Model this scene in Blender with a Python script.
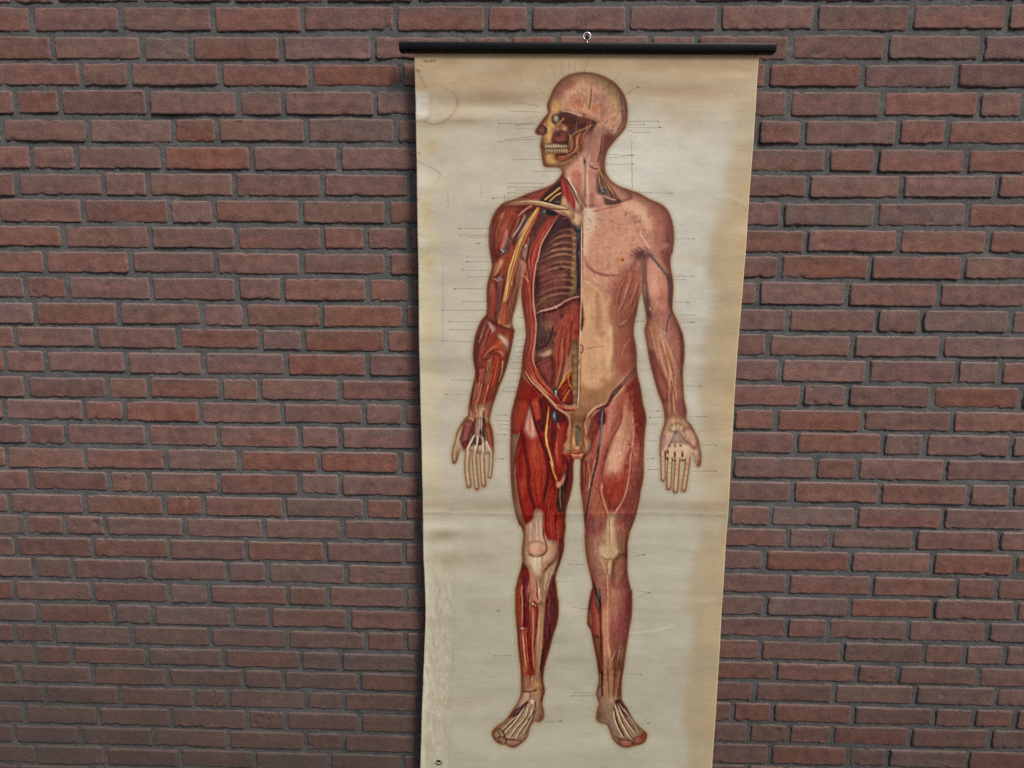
import bpy, bmesh, math, random
import numpy as np
from mathutils import Vector, Matrix

# ----------------------------------------------------------------- print artwork
# The printed plate is drawn here with vector brushes (filled outlines, strokes and
# bundles of fibres) on a grid of the paper; the grid then becomes the colour of the
# printed mesh on the chart.  Coordinates are plate units.
X0, Y0, PW, PH, SC = 440.0, 58.0, 276, 702, 2
NX, NY = PW*SC, PH*SC
TILES = dict(A=(530,66), B=(520,130), C=(480,180), D=(575,180), E=(480,250), F=(575,250), G=(450,320), H=(510,320),
             I=(600,320), J=(440,400), K=(510,390), L=(600,400), M=(500,455), N=(560,455), O=(500,520), P=(560,520),
             Q=(490,590), R=(570,590), S=(480,670), T=(570,670))
TS = 110/1024.
def t(s, name=None):
    """'A 45,610 75,555 B 20,30' -> points; a letter switches the plate section."""
    out = []; o = TILES.get(name, (0, 0)); k = TS if name else 1.0
    for w in s.split():
        if w in TILES: o = TILES[w]; k = TS
        elif w == 'V': o = (630, 430); k = 120/1024.
        elif w == 'U': o = (410, 430); k = 120/1024.
        elif w == '@': o = (0, 0); k = 1.0
        else:
            a, b = w.split(','); out.append((o[0]+float(a)*k, o[1]+float(b)*k))
    return np.array(out)
def spline(p, closed=False, n=6):
    p = np.asarray(p, float)
    if len(p) < 3: return p
    if closed: q = np.concatenate([p[-1:], p, p[:2]])
    else: q = np.concatenate([2*p[:1]-p[1:2], p, 2*p[-1:]-p[-2:-1]])
    u = np.linspace(0, 1, n, endpoint=False)[:, None]; out = []
    for i in range(len(q)-3):
        a, b, c, d = q[i], q[i+1], q[i+2], q[i+3]
        out.append(.5*((2*b)+(-a+c)*u+(2*a-5*b+4*c-d)*u*u+(-a+3*b-3*c+d)*u**3))
    out = np.concatenate(out)
    return out if closed else np.concatenate([out, p[-1:]])
def gblur(a, s):
    s *= SC
    if s < .25: return a
    r = int(max(1, math.ceil(s*2.6))); k = np.exp(-.5*(np.arange(-r, r+1)/s)**2); k /= k.sum()
    for ax in (0, 1):
        pad = [(0, 0)]*a.ndim; pad[ax] = (r, r); b = np.pad(a, pad, mode='edge'); o = np.zeros_like(a)
        n = a.shape[ax]
        for i, w in enumerate(k):
            sl = [slice(None)]*a.ndim; sl[ax] = slice(i, i+n); o += w*b[tuple(sl)]
        a = o
    return a
def raster(pts):
    """coverage of a closed outline, antialiased"""
    SS = 2; q = (np.asarray(pts)-[X0, Y0])*SC*SS
    a = np.zeros((NY*SS, NX*SS), np.float32)
    y0 = max(0, int(q[:, 1].min())); y1 = min(NY*SS-1, int(q[:, 1].max())+1)
    r = np.roll(q, -1, 0)
    for y in range(y0, y1+1):
        yc = y+.5; m = (q[:, 1] <= yc) != (r[:, 1] <= yc)
        if not m.any(): continue
        xs = np.sort(q[m, 0]+(yc-q[m, 1])*(r[m, 0]-q[m, 0])/(r[m, 1]-q[m, 1]))
        for i in range(0, len(xs)-1, 2):
            l = int(round(max(0, xs[i]))); e = int(round(min(NX*SS, xs[i+1])))
            if e > l: a[y, l:e] = 1
    return a.reshape(NY, SS, NX, SS).mean((1, 3))
def noise(sx, sy, seed, ang=0., octs=2):
    """smooth noise in -1..1, cell size sx,sy plate units, turned by ang"""
    rg = np.random.RandomState(seed); yy, xx = np.mgrid[0:NY, 0:NX].astype(np.float32)/SC
    c, s = math.cos(ang), math.sin(ang); u = xx*c+yy*s; v = -xx*s+yy*c
    tot = np.zeros((NY, NX), np.float32); amp = 1.; na = 0
    for o in range(octs):
        g = rg.rand(64, 64).astype(np.float32); a = u/sx*2**o; b = v/sy*2**o
        ia = np.floor(a).astype(int); ib = np.floor(b).astype(int); fa = a-ia; fb = b-ib
        fa = fa*fa*(3-2*fa); fb = fb*fb*(3-2*fb)
        G = lambda i, j: g[(ib+j) % 64, (ia+i) % 64]
        tot += amp*((G(0, 0)*(1-fa)+G(1, 0)*fa)*(1-fb)+(G(0, 1)*(1-fa)+G(1, 1)*fa)*fb); na += amp; amp *= .55
    return tot/na*2-1
class Plate:
    def __init__(s):
        s.c = np.zeros((NY, NX, 3), np.float32); s.c[:] = (190, 180, 160); s.clip = None; s.model = True; s.rng = np.random.RandomState(5)
    def put(s, m, col, a=1., box=None):
        if box is None: box = (0, NY, 0, NX)
        y0, y1, x0, x1 = box; m = m*a
        if s.clip is not None: m = m*s.clip[y0:y1, x0:x1]
        c = s.c[y0:y1, x0:x1]; c += m[..., None]*(np.asarray(col, np.float32)-c)
    def box(s, lo, hi):
        x0, y0 = np.floor((np.asarray(lo)-[X0, Y0])*SC).astype(int); x1, y1 = np.ceil((np.asarray(hi)-[X0, Y0])*SC).astype(int)+1
        return max(0, y0), max(0, min(NY, y1)), max(0, x0), max(0, min(NX, x1))
    def fill(s, pts, col, a=1., soft=.5, smooth=True):
        if isinstance(pts, str): pts = t(pts)
        p = spline(pts, True) if smooth else pts; m = raster(p); b = s.box(p.min(0)-soft*4-1, p.max(0)+soft*4+1); y0, y1, x0, x1 = b
        k = m[y0:y1, x0:x1]; area = k.sum()/SC**2; raw = k; k = gblur(k, soft); m[y0:y1, x0:x1] = k; s.put(k, col, a, b)
        if s.model and a >= .8 and soft <= 1.4 and 25 < area < 5000 and np.mean(col) > 62:     # shade the form the way the engraver did
            w = min(3.6, max(.7, .13*math.sqrt(area))); g = gblur(raw, w); rim = np.clip((1-g)*1.7-.1, 0, 1)*k; mid = np.clip((g-.72)/.28, 0, 1)*k; c = np.asarray(col, float)
            s.put(rim, c*np.array((.52, .42, .42)), .55, b); s.put(mid, np.minimum(235, c*1.1+np.array((22, 16, 12))), .42, b)
        return m
    def blob(s, c, r, col, a=1., ang=0., p=1.6):
        if isinstance(c, str): c = t(c)[0]
        rx, ry = (r, r) if np.isscalar(r) else r
        R = max(rx, ry)*3; b = s.box(np.asarray(c)-R, np.asarray(c)+R); y0, y1, x0, x1 = b
        yy, xx = np.mgrid[y0:y1, x0:x1].astype(np.float32); xx = xx/SC+X0-c[0]; yy = yy/SC+Y0-c[1]
        ca, sa = math.cos(ang), math.sin(ang); d = ((xx*ca+yy*sa)/rx)**2+((-xx*sa+yy*ca)/ry)**2
        s.put(np.exp(-d**(p/2)*1.2), col, a, b)
    def line(s, pts, col, w=1., a=1., soft=.75, taper=None, smooth=True, get=False):
        if isinstance(pts, str): pts = t(pts)
        q = spline(pts) if smooth else np.asarray(pts, float)
        n = len(q); u = np.linspace(0, 1, n)
        if taper == 'both': ww = w*np.clip(np.sin(np.pi*u)*1.25, .25, 1)
        elif taper is None: ww = w*np.clip(np.minimum(u, 1-u)*8+.35, .35, 1) if not get else np.full(n, w)
        else: ww = w*(1+(taper-1)*u)
        B = s.box(q.min(0)-w-soft*2, q.max(0)+w+soft*2); by0, by1, bx0, bx1 = B
        if by1 <= by0 or bx1 <= bx0: return np.zeros((NY, NX), np.float32) if get else None
        m = np.zeros((by1-by0, bx1-bx0), np.float32)
        for i in range(n-1):
            p0, p1 = q[i], q[i+1]; R = max(ww[i], ww[i+1])/2+soft*1.5
            y0, y1, x0, x1 = s.box(np.minimum(p0, p1)-R, np.maximum(p0, p1)+R)
            if x1 <= x0 or y1 <= y0: continue
            yy, xx = np.mgrid[y0:y1, x0:x1].astype(np.float32); xx = xx/SC+X0; yy = yy/SC+Y0
            d = p1-p0; L = d@d+1e-9; h = np.clip(((xx-p0[0])*d[0]+(yy-p0[1])*d[1])/L, 0, 1)
            ds = np.hypot(xx-p0[0]-h*d[0], yy-p0[1]-h*d[1]); wl = ww[i]+(ww[i+1]-ww[i])*h
            k = np.clip((wl/2+soft/2-ds)/soft, 0, 1); k *= np.clip(wl/.5, 0, 1)
            v = m[y0-by0:y1-by0, x0-bx0:x1-bx0]; np.maximum(v, k[:v.shape[0], :v.shape[1]], out=v)
        if get:
            o = np.zeros((NY, NX), np.float32); o[by0:by1, bx0:bx1] = m; return o
        s.put(m, col, a, B)
    def hatch(s, n, where, ang, ln, amp, w=.9, a=.5, seed=1):
        """n short painterly strokes inside an outline, lighter or darker than what they lie on"""
        rg = np.random.RandomState(seed); pts = spline(t(where), True); lo, hi = pts.min(0), pts.max(0); m = raster(pts); k = 0
        while k < n:
            c = rg.uniform(lo, hi); j, i = int((c[1]-Y0)*SC), int((c[0]-X0)*SC); k += 1
            if not (0 <= j < NY and 0 <= i < NX) or m[j, i] < .5: continue
            an = (ang(c) if callable(ang) else ang)+rg.normal(0, .16); L = ln*rg.uniform(.5, 1.4)/2; d = np.array((math.cos(an), math.sin(an)))*L
            col = s.c[j, i]+rg.choice([-1, 1])*amp*rg.uniform(.4, 1.2)*np.array((1, .82, .74)); s.line([c-d, c+rg.uniform(-.4, .4, 2), c+d], col, w*rg.uniform(.6, 1.4), a, .8, 'both')
    def fib(s, A, B, n, cols, w=1., a=.7, soft=.6, jit=.3, taper='both', ends=0.0):
        """bundle of n fibres between two border curves"""
        A = spline(t(A) if isinstance(A, str) else A); B = spline(t(B) if isinstance(B, str) else B)
        K = 9; f = lambda C: np.array([C[int(round(i))] for i in np.linspace(0, len(C)-1, K)])
        A, B = f(A), f(B)
        for i in range(n):
            k = (i+.5+s.rng.uniform(-jit, jit))/n; q = A*(1-k)+B*k
            a0 = s.rng.uniform(0, ends); a1 = 1-s.rng.uniform(0, ends); j0, j1 = int(a0*(K-1)), max(int(a0*(K-1))+2, int(round(a1*(K-1))))
            s.line(q[j0:j1+1], cols[s.rng.randint(len(cols))], w*s.rng.uniform(.7, 1.3), a*s.rng.uniform(.6, 1), soft, taper)
    def mottle(s, m, amp, sx, sy, seed, ang=0., tint=(1, 1, 1)):
        nz = noise(sx, sy, seed, ang)*m
        if s.clip is not None: nz = nz*s.clip
        s.c += (nz[..., None]*amp*np.asarray(tint, np.float32))
def paint_plate():
    P = Plate(); F, Ln, Fb = P.fill, P.line, P.fib
    # ---------------- silhouette
    SIL = t('A 45,610 72,560 130,480 165,435 157,385 160,345 185,288 215,215 270,140 340,90 430,62 520,57 620,70 710,105 790,155 850,220 890,290 908,370 912,450 905,520 890,580 850,630 790,695 '
            'B 880,110 830,170 803,240 793,330 805,400 850,470 920,520 1010,553 D 600,122 700,178 790,215 850,260 890,330 915,430 924,530 918,620 905,700 '
            'F 903,20 889,100 893,180 908,260 915,350 910,440 905,540 930,610 965,680 995,760 I 765,100 785,200 790,300 785,380 778,440 775,520 780,620 788,740 '
            'L 810,100 808,180 850,230 890,300 920,370 935,450 945,520 940,605 915,628 895,610 880,545 860,490 835,560 780,570 700,570 620,560 562,545 555,420 565,330 588,250 602,190 592,100 570,10 '
            'I 540,680 500,540 465,400 445,300 430,200 412,100 428,20 F 655,580 635,480 624,410 617,390 606,420 590,490 578,570 558,660 545,750 I 316,70 318,150 335,230 345,330 345,430 355,520 380,620 395,720 '
            'L 405,40 428,120 435,200 425,280 415,400 410,520 405,650 N 795,0 785,120 775,230 755,330 740,430 720,520 700,600 670,680 640,755 P 690,60 655,130 640,190 632,250 634,320 630,400 632,480 645,570 665,650 '
            'R 579,0 583,80 580,180 570,280 550,380 535,480 520,580 508,680 T 500,0 485,100 483,230 490,290 530,350 570,430 620,500 680,555 715,585 720,620 705,660 670,690 590,710 520,725 450,700 400,650 375,590 345,520 310,505 260,490 240,450 250,370 265,320 245,240 250,180 265,100 '
            'R 258,750 240,620 215,500 190,370 160,320 160,230 170,130 190,30 P 300,610 275,500 250,390 235,290 228,200 225,100 N 235,755 218,560 205,430 190,330 185,200 190,80 182,40 '
            'M 700,40 685,80 685,150 680,260 655,380 625,480 610,600 O 615,60 608,120 600,180 600,260 580,350 550,440 520,540 530,620 538,720 Q 640,100 640,220 625,310 590,420 560,540 525,660 '
            'S 598,0 592,100 608,190 595,250 585,310 600,390 598,440 575,475 540,490 510,480 470,530 455,590 430,640 385,680 330,715 280,712 235,690 180,685 130,645 108,600 115,560 165,510 215,480 260,430 300,370 345,310 370,250 380,180 378,100 '
            'Q 285,755 270,620 258,500 250,380 240,280 232,150 235,50 O 140,740 140,660 160,560 190,460 205,380 200,290 210,200 215,130 185,40 M 180,660 140,530 115,400 100,250 92,100 '
            'J 658,760 653,600 652,450 655,280 660,140 690,5 G 635,600 660,480 670,380 680,280 705,150 698,60 E 420,700 405,600 393,520 384,430 380,350 375,345 357,440 335,530 312,610 302,680 325,750 G 605,80 590,180 565,300 540,400 510,500 460,620 415,755 '
            'J 495,40 478,110 465,190 490,270 500,340 505,420 500,500 440,500 380,500 300,500 210,470 215,430 185,480 165,550 150,590 118,592 108,530 110,470 140,370 150,310 190,230 230,170 258,140 265,60 G 185,720 200,650 220,560 232,480 215,380 212,300 225,180 250,90 290,0 '
            'E 55,600 62,520 60,380 75,280 95,210 110,150 97,60 C 105,755 85,640 78,530 90,420 120,330 165,260 230,205 330,172 430,130 560,85 680,35 B 380,415 382,370 340,347 250,347 215,325 203,250 195,190 187,140 200,80 198,40 A 130,690 115,650 70,640')
    M = raster(spline(SIL, True, 4))
    FR = [('V 278,120 278,200 281,418', 5.3), ('V 340,160 338,250 328,492', 5.5), ('V 405,160 402,260 385,517', 5.7), ('V 480,140 492,220 482,330 455,507', 5.5)]
    FL = [('U 485,120 490,190 485,330 502,472', 5.6), ('U 545,120 545,200 555,360 570,492', 5.2), ('U 610,120 612,200 618,340 628,465', 5.2), ('U 690,100 692,180 688,300 678,394', 4.5)]
    for s, w in FR+FL: M = np.maximum(M, Ln(s, 0, w, soft=.5, get=True))
    P.clip = gblur(M, .35)
    # base colours
    P.put(np.ones((NY, NX)), (158, 108, 88))
    half = 577.5                                         # cut line down the middle of the body
    # ================= legs: viewer left (dissected)
    RED, RD, RB = (160, 46, 32), (92, 22, 20), (180, 64, 42)
    F('J 690,0 655,130 650,400 M 92,100 115,400 180,660 O 215,130 300,300 600,260 620,0 M 685,200 685,60 K 560,560 480,260 300,60 100,-120 55,60', RED, soft=1)
    #   fascia strip at the outer border
    F('J 655,330 720,320 735,300 705,480 690,600 700,760 M 150,100 150,260 190,460 250,660 O 230,60 200,40 M 130,530 105,250 92,60 J 652,500', (150, 132, 100), soft=.6)
    Ln('J 740,300 712,440 700,600 M 140,80 145,230 180,450 245,660', (196, 178, 150), 1.0, .8)
    Ln('J 735,300 705,470 692,640 M 128,60 122,230 150,430 210,640', (100, 74, 50), .9, .55)
    #   tensor / outer muscle up at the hip
    F('J 690,0 835,0 840,60 800,180 770,270 735,305 665,300 655,200', (166, 56, 38), soft=.7)
    Fb('J 700,0 670,120 668,290', 'J 830,10 800,150 740,290', 9, [RB, RED, RD, (180, 70, 44)], 1.6, .5)
    Ln('J 838,30 800,170 765,280 720,440 700,600', RD, 2.2, .7, soft=1.6)
    #   vastus lateralis, rectus femoris
    F('J 745,330 790,300 800,500 830,700 M 280,350 330,520 250,655 180,450 150,200 160,40', (158, 42, 30), soft=.8)
    Fb('J 760,330 715,500 M 155,150 250,640', 'J 790,330 800,520 M 260,250 325,510', 11, [RB, RED, RD, (176, 62, 40), (140, 36, 30)], 1.6, .5)
    P.blob('M 215,270', (3.4, 16), (184, 72, 44), .7); P.blob('J 770,120', (4, 14), (182, 62, 42), .7); P.blob('K 470,480', (4, 12), (178, 72, 52), .6)
    F('J 838,40 880,200 950,300 975,450 1000,600 M 470,100 430,300 395,480 360,500 320,480 270,330 240,100 J 790,500 770,320 800,160', (168, 46, 32), soft=.8)
    Fb('J 800,330 790,500 M 250,120 340,490', 'J 930,300 985,520 M 440,200 390,470', 15, [RB, RED, (130, 30, 24), (186, 76, 48), (164, 52, 34)], 1.8, .5)
    P.blob('M 330,130', (6, 22), (188, 66, 42), .65); P.blob('M 300,20', (5, 16), (190, 76, 52), .6); P.blob('J 880,460', (5, 7), (190, 96, 68), .5)
    F('J 835,50 870,160 900,280 890,345 840,365 795,310 780,260 800,160', (178, 128, 112), .85, soft=1.3)
    Fb('J 830,60 800,200 790,330', 'J 845,60 880,220 905,330', 7, [(196, 152, 132), (160, 96, 84), (186, 140, 120)], 1.1, .5)
    Ln('J 775,330 790,480 825,680 M 270,330 325,490', RD, 3.0, .75, soft=2.4); Ln('J 845,60 905,280 975,470 M 450,80 440,250 400,440', (76, 18, 18), 2.8, .75, soft=2.0)
    #   sartorius & iliopsoas by the groin
    F('J 845,0 920,0 940,160 900,190 880,170', (170, 62, 44), soft=.5); Ln('J 890,185 938,160', (206, 140, 120), .9, .8)
    F('J 920,0 1000,0 990,200 960,300 900,210 945,150', (96, 26, 28), soft=.8)
    Fb('J 860,0 890,160', 'J 915,0 935,150', 5, [RB, (188, 84, 60)], 1., .5)
    #   adductors
    F('K 300,60 420,170 520,230 545,300 520,420 500,560 530,640 540,760 M 600,80 500,260 430,60 K 370,480 340,330', (112, 30, 30), soft=.8)
    F('K 440,330 540,290 510,430 495,560 500,700 M 600,60 560,210 500,180 K 430,700 400,560 420,430', (158, 52, 38), soft=.8)
    Fb('K 440,340 420,560 440,720', 'K 530,310 490,500 495,700', 9, [RB, (184, 90, 66), (120, 34, 30)], 1.3, .55)
    F('K 430,320 460,360 450,300', (180, 120, 100), .6)
    P.blob('K 400,410', (5, 5), (92, 40, 48), .8); P.blob('K 470,260', (6, 5), (78, 28, 34), .7)
    F('K 395,200 430,195 440,290 410,300', (58, 62, 68), soft=.7); P.blob('K 410,240', (1.4, 3.4), (140, 150, 150), .8)
    #   femoral vessels and nerve
    Ln('K 360,150 345,300 330,420 360,560 400,700 M 470,60 500,170 530,240', (196, 130, 66), 1.6, .95); Ln('K 345,320 335,430 345,520', (206, 160, 80), 1.2, .9)
    Ln('K 385,260 365,400 380,560 425,700 M 500,100 540,230', (146, 52, 36), 1.5, .9); Ln('K 335,460 370,600 410,740', (184, 150, 110), .8, .8)
    Ln('K 345,330 300,390', (196, 140, 70), .9, .8); Ln('K 340,300 315,370', (186, 120, 66), .8, .7); Ln('K 245,90 275,30', (176, 140, 96), .8, .7)
    #   adductor canal and gracilis
    F('M 600,150 640,100 665,250 625,470 600,540 540,530 520,430 545,300', (72, 40, 34), soft=.7)
    F('M 690,60 685,250 640,430 615,540 590,530 620,330 640,60', (120, 26, 30), soft=.8)
    Ln('M 630,20 625,200 590,330', (40, 30, 30), 1.3, .8); Fb('M 540,300 530,420 550,530', 'M 600,160 590,330 600,530', 6, [(150, 130, 90), (44, 34, 30), (96, 84, 60), (160, 120, 90)], .9, .8)
    F('M 515,255 560,240 605,160 600,240 560,300 520,300', (176, 116, 92), soft=.6)
    #   vastus medialis
    F('M 500,240 520,300 515,430 510,560 610,540 O 605,120 600,230 530,200 470,195 430,130 400,70 M 400,520 430,400', (164, 48, 36), soft=.8)
    Fb('M 480,270 410,480 O 405,60 450,180', 'M 510,300 515,540 O 515,60 520,190', 9, [RB, RED, RD, (178, 60, 44)], 1.4, .5)
    Ln('M 515,520 512,660 O 520,100 525,190', (90, 20, 22), 1.3, .9); Ln('M 515,545 612,540', (78, 22, 22), .8, .6)
    P.blob('M 470,620', (3, 10), (184, 66, 48), .6)
    #   knee, tendons
    F('M 330,510 390,530 O 395,0 400,90 440,180 520,200 535,280 500,380 420,430 380,500 400,600 370,640 320,500 270,440 215,430 205,300 225,150 250,70 300,0', (168, 138, 114), soft=1.2)
    F('O 250,40 310,0 M 340,530 395,560 O 395,100 410,190 340,210 240,200 220,120', (180, 150, 130), .8, soft=1.8)
    Fb('O 250,60 240,190', 'O 385,0 395,190', 7, [(196, 170, 150), (160, 124, 108), (188, 156, 140)], 1.6, .5)
    F('O 260,215 340,200 410,215 435,265 400,325 330,340 275,325 255,270', (176, 136, 112), soft=1); P.blob('O 330,235', (8, 4), (190, 160, 134), .8); P.blob('O 385,275', (3.5, 4), (166, 116, 94), .6)
    Ln('O 265,320 330,345 395,330 435,280 425,210 405,160 395,60', (84, 56, 44), 1.6, .6, soft=1.3); Ln('O 395,340 380,440 385,500', (104, 76, 60), 1.2, .6)
    F('O 290,350 375,350 385,430 370,520 310,500 280,420', (190, 174, 148), .8, soft=2.2); Ln('O 328,355 330,380', (236, 228, 210), 1.1, .9)
    Ln('O 440,180 525,200 530,280 500,370 430,430', (110, 76, 60), .9, .7); Ln('O 545,260 520,370 440,440 400,490', (84, 58, 46), 1.6, .7, soft=1.2); P.blob('O 480,260', (4, 7), (168, 122, 96), .6)
    F('O 590,270 570,350 520,500 470,560 430,620 400,760 370,760 390,600 400,500 480,420 545,350', (156, 132, 108), soft=.7)
    Fb('O 410,490 395,600 385,760', 'O 560,340 480,500 420,740', 7, [(176, 156, 132), (120, 92, 74), (140, 112, 90), (186, 166, 140)], 1.1, .65)
    F('O 560,200 600,180 600,260 580,350 540,460 530,500 520,470 550,350', (116, 50, 44), .85, soft=.8); Ln('O 525,90 540,240 530,330', (150, 90, 96), 1.2, .6)
    # ------- viewer-left shin
    F('O 200,400 240,440 280,540 300,760 Q 360,60 380,300 370,500 390,850 285,850 265,600 240,300 230,100 O 140,660 160,560', (140, 66, 48), soft=.6)
    F('O 205,450 250,445 275,560 300,700 Q 350,60 350,300 340,340 300,330 295,100 O 200,600', (104, 26, 32), soft=.8); P.blob('O 240,490', (4, 4), (160, 52, 30), .7)
    Fb('O 215,480 205,600 Q 300,60 310,300', 'O 260,500 285,650 Q 350,60 345,300', 6, [(132, 40, 40), (80, 22, 32), (92, 40, 50)], 1.2, .6)
    F('O 150,620 190,480 205,600 Q 300,60 300,330 245,330 232,150', (164, 74, 44), .9, soft=.6); Ln('O 205,600 Q 290,20 300,100 296,330', (198, 140, 120), 1.0, .8); Ln('O 150,640 Q 240,30 240,180 250,330', (150, 110, 70), 1.2, .8)
    Fb('O 300,520 Q 380,100 375,300 385,480', 'O 350,520 Q 430,20 440,200 420,480', 5, [(170, 70, 52), (190, 100, 80), (140, 50, 42)], 1.7, .8)
    F('O 300,520 330,510 370,640 Q 400,30 470,10 490,120 380,120 340,0', (164, 122, 98), .7, soft=1.8)
    Ln('O 330,540 350,700 Q 430,20 445,90', (84, 52, 44), 1.1, .55); Ln('O 365,640 Q 450,20 465,90', (196, 170, 144), 1.3, .8); Ln('Q 365,20 355,100 370,130', (80, 24, 30), 1, .7)
    F('Q 450,130 500,110 505,260 490,500 470,850 415,850 430,500 445,300', (166, 130, 98), soft=.6); Fb('Q 455,140 440,400 425,700', 'Q 495,140 490,400 460,700', 5, [(186, 152, 116), (140, 100, 74), (170, 120, 90)], 1.1, .6)
    F('Q 385,130 440,130 440,260 415,480 415,850 380,850 385,480', (160, 80, 60), soft=.9); Ln('Q 395,150 400,380 395,560 410,740', (206, 130, 108), 1.2, .7); Ln('Q 440,140 430,350 410,520', (100, 40, 30), 1., .8)
    F('Q 345,380 375,380 385,560 400,850 370,850 350,620', (160, 62, 48), soft=.5); Ln('Q 350,120 360,300 365,420 385,600 395,740', (110, 34, 30), .9, .7)
    F('Q 255,370 345,370 355,560 365,850 290,850 270,600', (166, 78, 54), soft=.6); Fb('Q 270,380 285,560 300,755', 'Q 335,380 350,560 360,755', 5, [(190, 104, 78), (130, 56, 40), (160, 64, 46), (204, 140, 112)], 1.2, .75)
    Ln('Q 300,400 320,600 345,755', (214, 150, 124), 1., .7); Ln('Q 345,380 350,520 375,700', (80, 34, 28), 1., .8)
    F('O 520,500 530,620 Q 640,60 640,220 610,380 560,540 520,680 510,830 470,830 490,500 505,250 520,60 O 430,720 470,570', (96, 46, 44), soft=1)
    F('Q 600,10 640,60 640,210 610,340 590,300 600,150', (120, 40, 34), .8, soft=1.); Fb('Q 520,80 500,400', 'Q 590,40 560,430', 6, [(112, 58, 54), (76, 34, 40), (104, 48, 46)], 1.6, .55)
    Ln('Q 530,560 505,755', (150, 122, 92), 1.1, .8); Ln('Q 495,540 475,680 468,755', (36, 18, 20), 1.1, .9)
    Ln('Q 400,125 470,122', (66, 52, 46), 1.3, .7); Ln('Q 375,105 420,140', (50, 40, 36), .8, .8); P.blob('Q 398,122', (1.1, .9), (232, 220, 200), .95); P.blob('Q 418,135', (.8, .7), (200, 200, 190), .8)
    Ln('Q 255,355 330,350', (120, 110, 100), 1.1, .7); P.blob('Q 292,350', (1.6, 1.0), (240, 232, 216), .95); Ln('Q 330,340 350,330', (90, 84, 80), .8, .8)
    # ------- viewer-left foot
    F('S 360,90 615,90 605,190 590,300 600,440 540,490 500,480 455,600 380,690 280,712 180,685 110,610 165,510 260,430 345,310 378,190', (154, 120, 88), soft=2.4)
    F('S 385,80 590,80 600,170 540,200 400,205', (150, 112, 84), soft=2); F('S 395,200 470,200 460,280 400,330 340,360 300,400 340,320', (164, 132, 110), soft=.8)
    Fb('S 385,0 390,170', 'S 470,0 480,150', 5, [(178, 132, 104), (120, 76, 58), (168, 104, 80)], 1., .7); Ln('S 455,0 465,140', (140, 36, 28), 1.6, .9); Ln('S 490,0 505,140', (150, 60, 46), 1.1, .8); Ln('S 400,0 402,180', (60, 40, 34), .8, .6)
    Ln('S 570,10 575,120 590,200 560,300', (54, 38, 34), 1.3, .7); Ln('S 390,195 460,205 530,180', (58, 46, 36), .9, .85); P.blob('S 545,140', (4, 3), (176, 140, 96), .7); P.blob('S 580,200', (2.5, 4), (128, 84, 80), .7)
    Ln('S 440,300 380,350 320,385 275,440', (96, 38, 40), 2.2, .85, taper=.6); Ln('S 430,330 350,400 300,440', (80, 30, 38), 1.8, .8); P.blob('S 330,400', (4, 2.6), (104, 50, 54), .7, ang=-.6)
    F('S 465,270 510,280 500,330 470,310', (180, 146, 122), .8)
    for a, b in (('S 450,330 420,430 330,540 270,620', 1.3), ('S 420,330 330,470 250,560 200,620', 1.2), ('S 490,350 460,440 370,560 330,640', 1.3), ('S 330,430 250,510 170,580', 1.1), ('S 520,350 450,500 400,600', 1.1)):
        Ln(a, (188, 166, 132), b, .85); q = t(a)+[.95, .5]; Ln(q, (74, 50, 40), .9, .75)
    Ln('S 545,300 530,400 480,480 430,560', (150, 100, 80), 1.3, .7); Ln('S 515,290 505,380 440,470', (70, 42, 36), 1.0, .7); P.blob('S 560,430', (3, 5), (126, 86, 74), .8); P.blob('S 575,360', (2.5, 5), (134, 88, 90), .6)
    F('S 240,640 320,640 390,650 380,680 300,712 245,695', (144, 106, 80), soft=.6); P.blob('S 270,670', (3.2, 2.6), (160, 120, 92), .8); P.blob('S 395,610', (4, 3.4), (150, 126, 96), .7)
    F('S 115,580 165,540 215,560 225,620 180,670 130,640', (140, 104, 74), .8, soft=.7)
    for a in ('S 160,560 185,610 170,650', 'S 215,560 235,640 230,690', 'S 135,640 200,610 260,640 330,640', 'S 190,660 230,620'): Ln(a, (72, 50, 36), .9, .7)
    for c in ('S 150,600', 'S 195,640', 'S 225,660', 'S 205,600'): P.blob(c, (1.8, 1.5), (172, 138, 96), .6)
    # ================= viewer right leg (superficial)
    F('I 400,470 360,530 K 1020,40 870,170 760,400 740,640 L 0,620 N 185,60 190,330 N 235,755 P 300,610 R 160,300 P 650,600 632,250 N 640,755 720,520 785,120 L 410,520 435,200 395,20', (156, 84, 70), soft=1)
    Fb('L 60,60 20,400 N 330,300 260,560', 'L 400,100 410,500 N 760,350 680,640', 34, [(168, 92, 72), (134, 56, 48), (176, 108, 86), (146, 66, 54), (120, 46, 42)], 2.2, .42, soft=1.2, ends=.3)
    F('I 240,640 290,560 345,500 380,620 L 400,30 425,160 410,330 350,420 330,250 300,80', (126, 38, 32), .8, soft=2.0)
    F('L 60,760 80,500 130,300 210,190 270,100 300,180 290,350 250,480 200,620 190,760', (196, 150, 124), .85, soft=2.4); P.blob('L 120,540', (6, 14), (208, 170, 138), .75, ang=.25)
    Fb('I 230,700 L 150,300 30,600', 'I 310,640 L 300,200 260,500', 9, [(190, 140, 112), (170, 110, 88), (156, 92, 74)], 2, .4, soft=1.4)
    F('K 880,180 1000,60 980,240 930,420 870,560 830,700 800,760 830,640 840,400', (184, 122, 104), .75, soft=2)
    Ln('L 200,60 190,200 110,360 40,560 10,700', (128, 62, 50), 2.4, .55, soft=1.6)
    Ln('L 300,120 310,300 290,480 N 650,60 640,200 600,380 530,510', (196, 138, 112), 1.4, .7, soft=1.); Ln('N 660,0 640,160', (206, 160, 130), 1.1, .6)
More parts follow.
